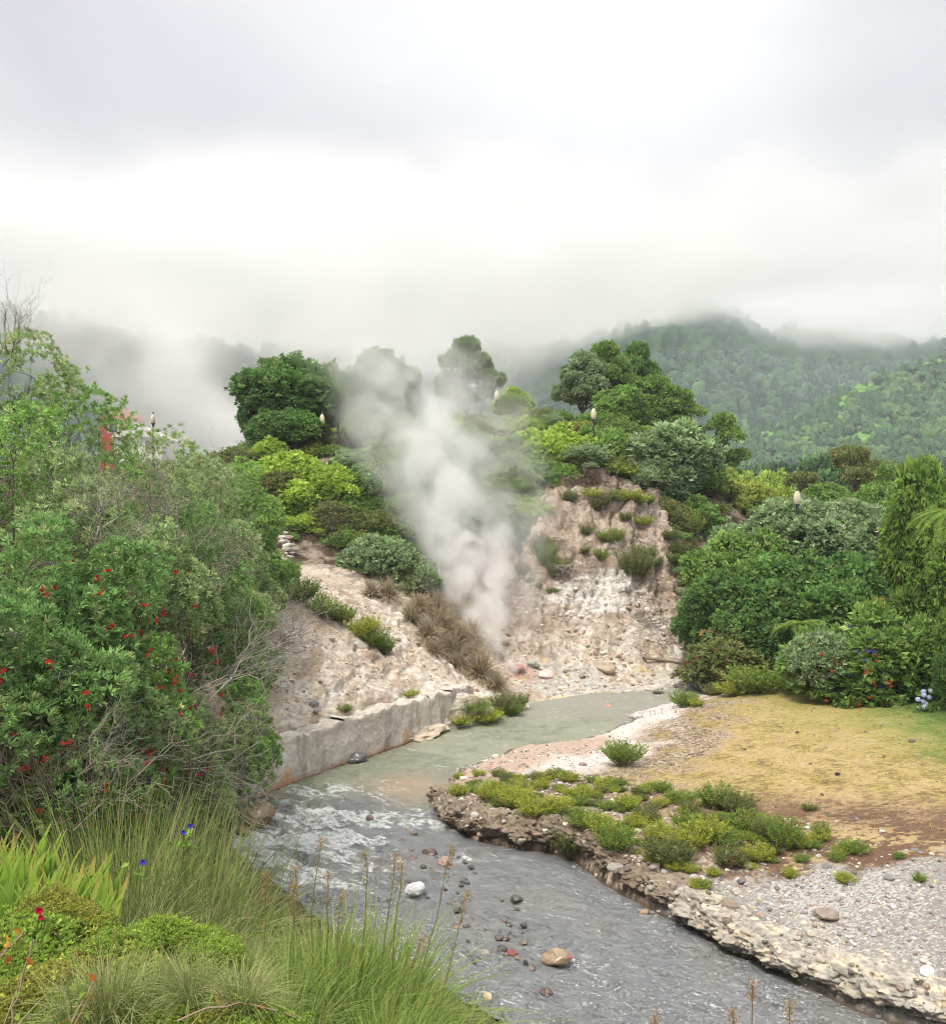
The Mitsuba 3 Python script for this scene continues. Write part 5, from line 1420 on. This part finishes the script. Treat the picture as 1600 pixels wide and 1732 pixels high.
# small leaved cushion shrubs
rg = rs(41)
CUSH = [[(.20, .30, .05), (.30, .40, .08), (.30, .34, .12)], [(.24, .27, .05), (.36, .36, .09), (.30, .22, .10)]]
for k in range(2):
    r2 = rs(140 + k)
    M, B = Mesh(), Mesh()
    lob = np.array(SH[k])
    foliage(M, r2, sublobes(r2, lob, 5, .62), 2600, 7, .036, .0095, CUSH[k], .9, .75, -.3, top=1.25, loose=.26)
    branches(B, r2, (0, 0, 0), lob, .014, DARK_BARK, 10, 4)
    proto(f'cushion_{k}', {'crown': M.ply('leaf'), 'branches': B.ply('bark')})
for i in range(58):
    t = rg.random()
    u, d = rg.uniform(-60, 430) , 6.2 - 2.0 * t
    vt = 1545 + 190 * t + .10 * max(0, u - 200) + rg.normal() * 18
    w = rg.uniform(.26, .5)
    p = P(u, vt, d) - [0, 0, w * .8]
    p[2] = min(p[2], gz(p[0], p[1]) + .25)
    scene[f'ground_cover__{i + 1:03d}'] = {'type': 'instance', 'sg': {'type': 'ref', 'id': 'group_' + ('cushion_0', 'cushion_1', 'cushion_0', 'scrub_3')[i % 4]}, 'to_world': xf(p, rg.uniform(0, 360), (w * 1.3, w, w * rg.uniform(.7, 1.1)), rg.normal() * 8)}
labels['ground_cover'] = {'label': 'tangled low small leaved ground cover at the bottom left', 'category': 'ground cover', 'kind': 'stuff'}
for i in range(26):
    u, d = rg.uniform(-40, 430), rg.uniform(4.2, 6)
    p = P(u, rg.uniform(1560, 1700), d)
    h = rg.uniform(.35, .6)
    inst(f'tangled_grass__{i + 101:03d}', f'group_straw_grass_{i % 3}', xf(p - [0, 0, h], rg.uniform(0, 360), h))
for u, vt, w, d, k, lb in [(70, 1545, 260, 5.6, 0, 'small leaved green shrub below the strap leaves'), (250, 1575, 250, 5.9, 0, 'bright green small leaved shrub right of the red flowers'), (150, 1615, 300, 5.0, 1, 'yellowish small leaved shrub low in the left foreground')]:
    h = w * d / F * .8
    p = P(u, vt, d)
    p[2] -= h
    inst(thing('cushion_shrub', lb, 'shrub'), f'group_cushion_{k}', xf(p, u, (w * d / F * 1.15, w * d / F, h)))

# reeds with brown seed heads, each a thing of its own
rg = rs(51)
for i, (u, vt, u0, v0, d, lb) in enumerate([
        (543, 1425, 520, 1600, 7.0, 'tall sedge stalk with the largest brown seed head, left of the white boulder'), (617, 1445, 610, 1600, 7.2, 'slim sedge stalk with a thin brown head'), (668, 1450, 640, 1600, 7.0, 'sedge stalk with brown head leaning right, left of a pair'), (680, 1462, 655, 1620, 7.1, 'sedge stalk with brown head leaning right, right of a pair'), (764, 1437, 690, 1640, 6.8, 'longest sedge stalk leaning far right with a brown tip'),
        (578, 1517, 560, 1640, 6.8, 'sedge stalk with a round orange brown head'), (500, 1472, 480, 1600, 7.2, 'sedge stalk with a drooping rusty head'), (556, 1480, 548, 1600, 7.4, 'sedge stalk with a pale green brown head'), (450, 1480, 440, 1600, 7.3, 'rusty sedge stalk at the left over the rapids'), (790, 1515, 715, 1690, 6.6, 'sedge stalk with a brown head over the river stones'),
        (497, 1500, 490, 1590, 7.0, 'short rusty sedge stalk in front of the rapids'), (712, 1590, 640, 1650, 6.4, 'sedge stalk bent flat to the right over the water'),
        (1272, 1665, 1268, 1760, 6.0, 'dry brown flower stalk at the bottom right, tallest of three'), (1335, 1700, 1330, 1770, 6.0, 'dry brown flower stalk at the bottom right, right of three'), (1240, 1712, 1245, 1780, 6.0, 'dry brown flower stalk at the bottom right, left of three'), (1108, 1722, 1110, 1790, 6.0, 'dry brown flower tip at the bottom edge of the river')]):
    key = thing('sedge_stalk', lb, 'sedge')
    a, b = P(u0, v0 + 120, d + .05), P(u, vt, d)
    L = np.linalg.norm(b - a)
    c, rr = limb_to(rs(i), a, b, .0065, .003, 9, .05)
    M = Mesh()
    M.add(*tube_arrays(c, rr, 4), (.20, .22, .07) if i < 12 else (.26, .18, .10))
    part(key, 'stem', M.ply('bark'))
    M = Mesh()
    n = 100 if i < 12 else 90
    k = 0
    dirn = unit(c[-1] - c[-3])
    clus = [0.0, .06, .13, .22] if i < 12 else [0, .03, .07, .1]
    for q in clus:
        o = b - dirn * q
        m = int(n * (.5 if q == 0 else .25))
        dd = unit(rg.normal(size=(m, 3)) + dirn * .8)
        leaves(M, o + rg.normal(size=(m, 3)) * [.016, .016, .022], dd * .026, unit(np.cross(dd, rg.normal(size=(m, 3)))) * .0032, palette(rg, m, [(.30, .19, .08), (.42, .29, .12)], .3))
    part(key, 'seed_head', M.ply('matt_leaf'), kind='stuff' if i > 10 else None)
# morning glories, red flowers and autumn leaves
for i, (u, v, d, col, r, lb) in enumerate([(310, 1408, 7.4, (.09, .07, .55), .028, 'blue trumpet flower among the reeds, left of a pair'), (323, 1397, 7.4, (.09, .07, .55), .028, 'blue trumpet flower among the reeds, right of a pair'), (243, 1458, 6.6, (.10, .10, .62), .032, 'blue trumpet flower alone at the edge of the strap leaves'), (68, 1540, 5.4, (.62, .02, .08), .03, 'crimson flower cluster above the small leaved shrub'), (70, 1552, 5.4, (.60, .02, .10), .022, 'small crimson flower just below the crimson cluster')]):
    key = thing('flower', lb, 'flower')
    M = Mesh()
    n = 9
    c = P(u, v, d)
    a = np.arange(n) * 2 * np.pi / n
    dd = unit(np.stack([np.cos(a), -.7 + 0 * a, np.sin(a)], 1))
    leaves(M, np.repeat(c[None], n, 0), dd * r, unit(np.cross(dd, [0, -1.0, 0])) * r * .42, np.repeat(np.array([col]), n, 0) * rs(i).uniform(.8, 1.2, (n, 1)))
    part(key, 'petals', M.ply('matt_leaf'))
    M = Mesh()
    M.add(*tube_arrays(*limb_to(rs(i), c + [0, .02, 0], c - [.05, 0, .4], .004, .004, 5, .1), 4), (.15, .22, .06))
    n = 6
    q = c - [.02, 0, .1] + rs(i).normal(size=(n, 3)) * .05
    dd = unit(rs(i + 9).normal(size=(n, 3)) + [0, -.3, .3])
    leaves(M, q, dd * .07, unit(np.cross(dd, rs(i + 5).normal(size=(n, 3)))) * .022, palette(rs(i), n, [(.20, .34, .06), (.26, .40, .09)]))
    part(key, 'stem', M.ply('leaf'))
for i, (u0, v0, u1, v1, d, lb) in enumerate([(20, 1740, 55, 1590, 4.0, 'bramble stem with orange and yellow leaves at the left edge'), (115, 1740, 160, 1660, 4.0, 'pale bramble stem at the bottom left'), (300, 1728, 500, 1722, 4.2, 'pale bramble stem arching along the bottom edge'), (0, 1620, 40, 1575, 4.4, 'short twig with yellow leaves at the left edge')]):
    key = thing('bramble_stem', lb, 'bramble')
    c, rr = limb_to(rs(i + 3), P(u0, v0, d), P(u1, v1, d + .1), .006, .004, 9, .12, .1 if i == 2 else 0)
    M = Mesh()
    M.add(*tube_arrays(c, rr, 5), (.30, .22, .16))
    part(key, 'stem', M.ply('bark'))
    rg = rs(i + 61)
    for j in range(8):
        M = Mesh()
        dd = unit(rg.normal(size=(1, 3)) + [[0, -.2, .3]])
        leaves(M, c[[rg.integers(1, 9)]] + rg.normal(size=(1, 3)) * .02, dd * .055, unit(np.cross(dd, rg.normal(size=(1, 3)))) * .017, np.array([[(.62, .34, .06), (.55, .20, .06), (.26, .38, .07), (.22, .34, .08)][rg.integers(4)]]))
        part(key, 'leaf', M.ply('leaf'))

# ------------------------------------------------------------------ grass that nobody could count
M = Mesh()
rg = rs(91)
n = 42000
x, y = rg.uniform(3.2, 15.5, n), rg.uniform(15.2, 31, n)
m = meshkit.fbm(np.stack([x * 1.3, y * 1.3 + 5, 0 * x], -1), 4, 2)
ok = (river_dist(x, y) > 1.0) & (m > .42) & (y + (x - 6) * .25 > 16 + rg.random(n) * 4) & (gzs(x, y) > .5)
x, y, m = x[ok], y[ok], m[ok]
gr = smooth01(10.6, 12.6, x + .1 * (25 - y)) * (y > 18)
n = len(x)
c = palette(rg, n, [(.42, .32, .13), (.46, .38, .12)], .2) * (1 - gr[:, None]) + palette(rg, n, [(.09, .20, .035), (.14, .27, .05)], .2) * gr[:, None]
d0 = unit(rg.normal(size=(n, 3)) * [.9, .9, .3] + [0, 0, .75])
blades(M, np.stack([x, y, gzs(x, y) - .01], 1), d0, np.tile([0, 0, -.3], (n, 1)), rg.uniform(.05, .15, n) * np.where(meshkit.noise(np.stack([x * 3, y * 3, 0 * x], -1), 3) > .55, 1.3, .7), .007, c, 2)
scene['dry_grass'] = M.ply('matt_leaf')
labels['dry_grass'] = {'label': 'short straw coloured grass on the lawn turning green in the far right corner', 'category': 'grass', 'kind': 'stuff'}
# undergrowth of the near bank
M = Mesh()
n = 9000
x, y = rg.uniform(-9, 3, n), rg.uniform(3.4, 13.5, n)
ok = river_dist(x, y) > .15
x, y = x[ok], y[ok]
n = len(x)
d0 = unit(rg.normal(size=(n, 3)) * [.5, .5, .2] + [0, 0, .9])
blades(M, np.stack([x, y, gzs(x, y) - .03], 1), d0, rg.normal(size=(n, 3)) * .25 + [0, 0, -.25], rg.uniform(.2, .5, n), .0065, palette(rg, n, STRAWY, .25), 4)
scene['undergrowth'] = M.ply('leaf')
labels['undergrowth'] = {'label': 'rank mixed grass covering the near left bank', 'category': 'grass', 'kind': 'stuff'}
# ------------------------------------------------------------------ air: haze, low cloud on the mountains, steam
scene['haze_air'] = {'type': 'homogeneous', 'albedo': {'type': 'rgb', 'value': [.875, .93, 1.0]}, 'sigma_t': .00042}
scene['haze'] = {'type': 'cube', 'to_world': T().translate([0, 790, 143]).scale([1600, 950, 146.5]), 'bsdf': {'type': 'null'}, 'interior': {'type': 'ref', 'id': 'haze_air'}}
labels['haze'] = {'label': 'thin pale haze filling the valley air up to the clouds', 'category': 'haze', 'kind': 'stuff'}


def volume(name, label, cat, albedo, density, blocks, step, gap, shrink=(0, 2)):
    """One cloud of vapour cut into a few blocks, each only as large as what it holds: a short free path per block keeps the render quick."""
    labels[name] = {'label': label, 'category': cat, 'kind': 'stuff'}
    k = 0
    for lo, hi in blocks:
        lo, hi = np.array(lo, float), np.array(hi, float)
        for _ in range(2):                                   # shrink to what is not empty
            n = np.maximum(3, np.round((hi - lo) / step).astype(int))
            ax = [lo[j] + (np.arange(n[j]) + .5) / n[j] * (hi[j] - lo[j]) for j in range(3)]
            g = density(*np.meshgrid(*ax, indexing='ij')).astype(np.float32)
            on = g > g.max() * .02 + 1e-6
            if not on.any() or _:
                break
            lo2, hi2 = lo.copy(), hi.copy()
            for j in range(3):
                w = np.nonzero(on.any(tuple(m for m in range(3) if m != j)))[0]
                if j in shrink:
                    lo2[j], hi2[j] = ax[j][w[0]] - (hi[j] - lo[j]) / n[j] * 1.5, ax[j][w[-1]] + (hi[j] - lo[j]) / n[j] * 1.5
                    lo2[j], hi2[j] = max(lo2[j], lo[j]), min(hi2[j], hi[j])
            lo, hi = lo2, hi2
        if not on.any():
            continue
        lo, hi = lo + [0, gap, gap], hi - [0, gap, gap]
        s = hi - lo
        k += 1
        g = np.ascontiguousarray(g.transpose(2, 1, 0)[..., None])
        scene[f'{name}_air_{k}'] = {'type': 'heterogeneous', 'albedo': albedo, 'scale': 1.0,
                                    'sigma_t': {'type': 'gridvolume', 'grid': mi.VolumeGrid(g), 'to_world': T().translate(lo.tolist()).scale(s.tolist())}}
        scene[f'{name}__{k:03d}'] = {'type': 'cube', 'to_world': T().translate(((lo + hi) / 2).tolist()).scale((s / 2).tolist()), 'bsdf': {'type': 'null'},
                                     'interior': {'type': 'ref', 'id': f'{name}_air_{k}'}, 'exterior': {'type': 'ref', 'id': 'haze_air'}}


def plume(x, y, z, line, soft):
    """Density of a drifting plume: stations (point, radius, density) along its rising line."""
    out = np.zeros_like(x)
    pts_ = np.array([s[0] for s in line])
    for k in range(len(line) - 1):
        a, b = pts_[k], pts_[k + 1]
        ab = b - a
        t = np.clip(((x - a[0]) * ab[0] + (y - a[1]) * ab[1] + (z - a[2]) * ab[2]) / (ab @ ab), 0, 1)
        d = np.sqrt((x - a[0] - t * ab[0]) ** 2 + (y - a[1] - t * ab[1]) ** 2 + (z - a[2] - t * ab[2]) ** 2)
        r = line[k][1] * (1 - t) + line[k + 1][1] * t
        s = line[k][2] * (1 - t) + line[k + 1][2] * t
        out = np.maximum(out, s * np.clip(1.15 - d / r, 0, 1) ** soft)
    return out


def main_steam(x, y, z):
    q = np.stack([x + .25 * z, y, z * .8], -1)
    w = meshkit.fbm(q * .5, 3, 60)[..., None] * np.array([2.2, 1.4, 1.8]) - np.array([1.1, .7, .9])
    w = w * smooth01(.6, 5, z)[..., None]
    qq = [x + w[..., 0], y + w[..., 1], z + w[..., 2]]
    a = plume(*qq, [(P(866, 1132, 35.3), .30, 2.6), (P(838, 1080, 36.0), .75, 1.3), (P(812, 1010, 37.2), 1.3, .85), (P(790, 950, 38.5), 2.0, .58), (P(770, 880, 40), 2.4, .40), (P(745, 800, 41.5), 3.0, .27),
                    (P(700, 720, 43), 3.4, .23), (P(655, 655, 44), 2.9, .17), (P(620, 590, 46), 2.6, .07), (P(560, 515, 48), 3.2, .04)], 1.1)
    b = plume(*qq, [(P(770, 860, 41), 1.8, .22), (P(850, 800, 42), 2.8, .13), (P(810, 720, 44), 3.0, .14), (P(775, 640, 46), 2.7, .09), (P(700, 540, 48), 3.2, .04)], 1.2)
    c = plume(*qq, [(P(866, 1135, 35.3), .3, 1.0), (P(905, 1075, 36), .6, .16), (P(880, 950, 38), 1.2, .12), (P(900, 850, 41), 1.5, .05)], 1.2)
    n1 = meshkit.fbm(q * .75 + w * .5, 5, 61)
    return (np.maximum(np.maximum(a, b), c)) * smooth01(.40, .59, n1) * 2.3


ys = [34.2, 35, 36, 37.3, 39, 41.5, 44.5, 50.5]
volume('steam_plume', 'white steam plume rising from the fumarole at the foot of the cliff', 'steam', .9995, main_steam, [((-11, ya, .3), (4, yb, 18)) for ya, yb in zip(ys[:-1], ys[1:])], .15, .006, (0,))


def left_steam(x, y, z):
    q = np.stack([x + .4 * z, y, z], -1)
    w = meshkit.fbm(q * .12, 3, 70)[..., None] * np.array([10, 6, 8.0]) - np.array([5, 3, 4.0])
    qq = [x + w[..., 0], y + w[..., 1], z + w[..., 2]]
    a = plume(*qq, [(P(400, 770, 72), 4.0, .13), (P(350, 700, 74), 5.0, .13), (P(340, 640, 77), 6.0, .10), (P(300, 590, 82), 8, .07), (P(230, 540, 88), 9.5, .05), (P(120, 500, 92), 11, .035)], 1.0)
    b = plume(*qq, [(P(360, 700, 75), 4.5, .07), (P(440, 590, 80), 6.5, .06), (P(560, 540, 86), 8, .05), (P(700, 510, 92), 10, .035), (P(900, 500, 98), 12, .022)], 1.0)
    n1 = meshkit.fbm(q * .16 + w * .05, 5, 71)
    return np.maximum(a, b) * smooth01(.36, .62, n1) * 1.8


ys = [64, 70, 76, 84, 112]
volume('steam_bank', 'broad bank of drifting steam behind the shrubs left of the round tree', 'steam', .9995, left_steam, [((-60, ya, 6), (14, yb, 46)) for ya, yb in zip(ys[:-1], ys[1:])], .55, .01, (0,))


def low_cloud(x, y, z):
    q = np.stack([x / 170, y / 170, z / 95], -1)
    n1 = meshkit.fbm(q, 4, 80)
    n2 = meshkit.fbm(q * 3 + n1[..., None], 4, 81)
    base = 158 + 60 * (n1 - .5) + 30 * (n2 - .5) - 6 * smooth01(-60, -330, x) + 26 * smooth01(60, 260, x) - 40 * np.exp(-((x + 60) / 170) ** 2)
    return .014 * smooth01(0, 45, z - base) * (.3 + 1.0 * smooth01(.3, .65, n2)) * (1 - smooth01(228, 272, z)) * (1 - smooth01(1080, 1250, y))


volume('low_cloud', 'grey white cloud bank swallowing the mountain tops', 'cloud', .9998, low_cloud, [((-760, 560, 84), (860, 1260, 158))] + [((-760, ya, 158), (860, yb, 276)) for ya, yb in ((560, 690), (690, 770), (770, 830), (830, 890), (890, 960), (960, 1260))], 11, .2)
